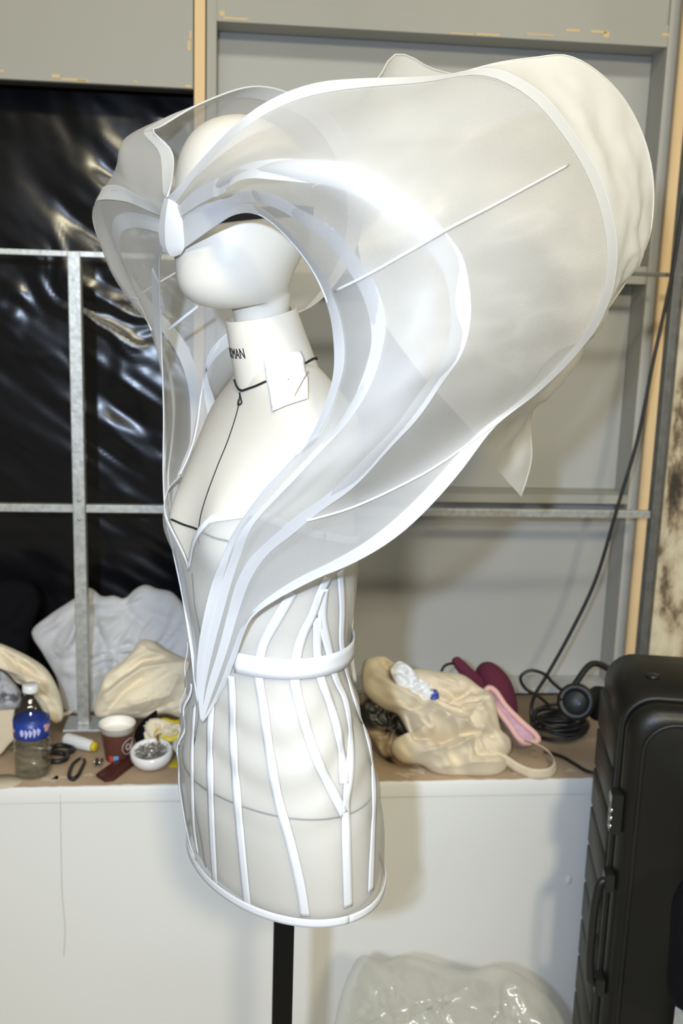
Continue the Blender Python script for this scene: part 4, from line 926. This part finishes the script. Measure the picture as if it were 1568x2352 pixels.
tag(tube('trailing_cable', spline([q(1250, 1725, .006), q(1290, 1738, .006), q(1320, 1755, .006), q(1350, 1772, .006), q(1400, 1780, .006)], 30), .0036, 'black_rubber', None, 7), 'thin black cable trailing along the bench towards the suitcase', 'cable')

# ================================================================ SUITCASE
sc_ = thing('suitcase', 'large black hard-shell suitcase with ribbed sides standing by the bench', 'suitcase')
SY = 1.50
sa = aty(1400, 1540, SY)                                      # upper left front corner
wdir = np.array([math.cos(.21), math.sin(.21)*-1, 0.]); ddir = np.array([math.sin(.21), math.cos(.21), 0.])   # along the face, into depth
SW, SD, ST = .50, .30, sa[2]-.052
corner = np.array([aty(1400, 1800, SY)[0]+.018, SY, 0.])
def sp(u, d, z): return corner+wdir*u+ddir*d+ZV*z
def rrect(u0, u1, z0, z1, r, n=8):
    out = []
    for cx, cz, a0 in ((u1-r, z1-r, 0), (u0+r, z1-r, 90), (u0+r, z0+r, 180), (u1-r, z0+r, 270)):
        for k in range(n+1): a = math.radians(a0+90*k/n); out.append((cx+r*math.cos(a), cz+r*math.sin(a)))
    return out
def loft(name, secs, material, caps=True):
    P_ = np.array([[sp(u, d, z) for u, z in rr] for rr, d in secs]); return fix_normals(grid(name, P_, material, sc_, closed_v=True, caps=caps, uvs=False))
loft('back_shell', [(rrect(0, SW, .02, ST, .05), .022), (rrect(0, SW, .02, ST, .05), SD*.80), (rrect(.02, SW-.02, .04, ST-.02, .05), SD*.97), (rrect(.05, SW-.05, .07, ST-.05, .05), SD)], 'case_shell')
loft('front_shell', [(rrect(0, SW, .02, ST, .05), .012), (rrect(.001, SW-.001, .021, ST-.001, .05), -.006), (rrect(.010, SW-.010, .03, ST-.010, .05), -.018), (rrect(.022, SW-.022, .042, ST-.022, .05), -.024), (rrect(.050, SW-.05, .07, ST-.050, .055), -.0245), (rrect(.085, SW-.085, .10, ST-.085, .06), -.040), (rrect(.12, SW-.12, .13, ST-.12, .06), -.046)], 'case_shell')
zp = np.array([sp(u, .017, z) for u, z in rrect(-.001, SW+.001, .019, ST+.001, .05)]); tube('zip_seam', np.vstack([zp, zp[:1]]), .006, 'case_trim', sc_, 8)
gp = np.array([sp(u, -.0255, z) for u, z in rrect(.026, SW-.026, .046, ST-.026, .05)]); tube('gasket', np.vstack([gp, gp[:1]]), .0035, 'case_trim', sc_, 8)
nrib = 11; zr0, zr1 = .06, ST-.06
for i in range(nrib):
    a0 = zr0+(zr1-zr0)*i/nrib; a1 = zr0+(zr1-zr0)*(i+1)/nrib-.006
    prof_ = [(0.0, a0), (-.007, a0+.003), (-.007, a1-.003), (0.0, a1)]
    P_ = np.array([[sp(u, d, z) for u, z in prof_] for d in (.04, .045, SD*.78, SD*.80)])
    P_[0] += wdir*.006; P_[-1] += wdir*.006
    grid('rib', P_, 'case_rib', sc_, uvs=False)
lk0, lk1 = ST-.155, ST-.225
def onside(x0, x1, d0, d1, z0, z1, name, material, bev=.002):
    V0 = [sp(u, d, z) for u in (x0, x1) for d in (d0, d1) for z in (z0, z1)]
    bm = bmesh.new(); vs = [bm.verts.new(v) for v in V0]; bmesh.ops.convex_hull(bm, input=vs); bmesh.ops.recalc_face_normals(bm, faces=bm.faces)
    bmesh.ops.dissolve_limit(bm, angle_limit=.01, verts=bm.verts, edges=bm.edges); bmesh.ops.bevel(bm, geom=list(bm.edges), offset=bev, segments=2, affect='EDGES')
    me = bpy.data.meshes.new(name); bm.to_mesh(me); bm.free(); me.materials.append(MATS[material]); o = bpy.data.objects.new(name, me); COL.objects.link(o); o.parent = sc_; return o
lock = onside(-.014, .004, -.020, .012, lk1, lk0, 'combination_lock', 'black_rubber')
onside(-.016, -.010, -.014, .004, lk0-.016, lk0-.004, 'lock_button', 'grey_plastic', .001)
for k in range(3):
    z = lk0-.028-k*.014; lathe('lock_dial', [(.001, -.003), (.004, -.003), (.004, .003), (.001, .003)], 'chrome', sc_, 14, sp(-.013, -.016, z), wdir)
h0, h1 = ST-.315, ST-.51
hd = spline([sp(0, -.004, h0), sp(-.018, -.006, h0-.004), sp(-.024, -.008, h0-.03), sp(-.026, -.008, (h0+h1)/2), sp(-.024, -.008, h1+.03), sp(-.018, -.006, h1+.004), sp(0, -.004, h1)], 40)
tube('carry_handle', hd, .0075, 'black_rubber', sc_, 10)
for z in (h0, h1): onside(-.014, .002, -.018, .012, z-.016, z+.016, 'handle_mount', 'black_rubber')
for u in (.06, SW-.06):
    for d in (.02, SD-.04): lathe('wheel', [(.001, -.012), (.02, -.012), (.02, .012), (.001, .012)], 'black_rubber', sc_, 20, sp(u, d, .0205), wdir)
lathe('top_bumper', [(.001, 0), (.012, 0), (.011, .006), (.001, .008)], 'black_rubber', sc_, 20, sp(.06, .12, ST-.001))

# white carton with a black coat heaped on it at the right edge
cq = aty(1549, 2310, 1.37)
ctn = thing('carton', 'white carton at the lower right edge in front of the suitcase', 'carton')
box('carton_body', (cq[0], 1.20, .001), (cq[0]+.34, 1.37, cq[2]), 'white_board', ctn, .002)
box('lid_flap', (cq[0]+.002, 1.203, cq[2]+.0004), (cq[0]+.338, 1.284, cq[2]+.003), 'white_board', ctn, .0008)
box('lid_flap', (cq[0]+.002, 1.286, cq[2]+.0004), (cq[0]+.338, 1.367, cq[2]+.003), 'white_board', ctn, .0008)
tag(pillow('black_coat', [(1545, 2060), (1568, 2020), (1620, 1990), (1720, 2000), (1780, 2100), (1790, 2300), (1700, 2345), (1600, 2335), (1540, 2300), (1530, 2255), (1534, 2200), (1538, 2130)], 1.26, .1, .045, 'black_cloth', fold=.006, seed=70, nr=20, nphi=60, z0=cq[2]+.004, ymax=1.34), 'black coat heaped on the white carton at the right edge', 'coat')

# ================================================================ CLEAR BAG ON THE FLOOR
tag(pillow('plastic_bag', [(768, 2420), (772, 2330), (795, 2250), (822, 2200), (835, 2194), (870, 2208), (920, 2196), (960, 2200), (1040, 2225), (1080, 2232), (1130, 2220), (1170, 2225), (1230, 2262), (1275, 2310), (1300, 2360), (1320, 2430), (1040, 2480)], 1.62, .35, .09, 'clear_poly',
    creases=[([(830, 2300), (900, 2270), (990, 2250)], .016, 14), ([(880, 2330), (1000, 2290), (1080, 2240)], -.02, 14), ([(1060, 2352), (1110, 2270), (1130, 2225)], .018, 16), ([(1180, 2340), (1160, 2280), (1140, 2240)], -.015, 14), ([(1220, 2352), (1210, 2300)], .014, 12)], fold=.016, fscale=(.018, .018), seed=80, z0=.01, nr=44, nphi=130, back=.6, ymax=1.835), 'crumpled clear plastic bag on the floor against the white bench', 'plastic bag')
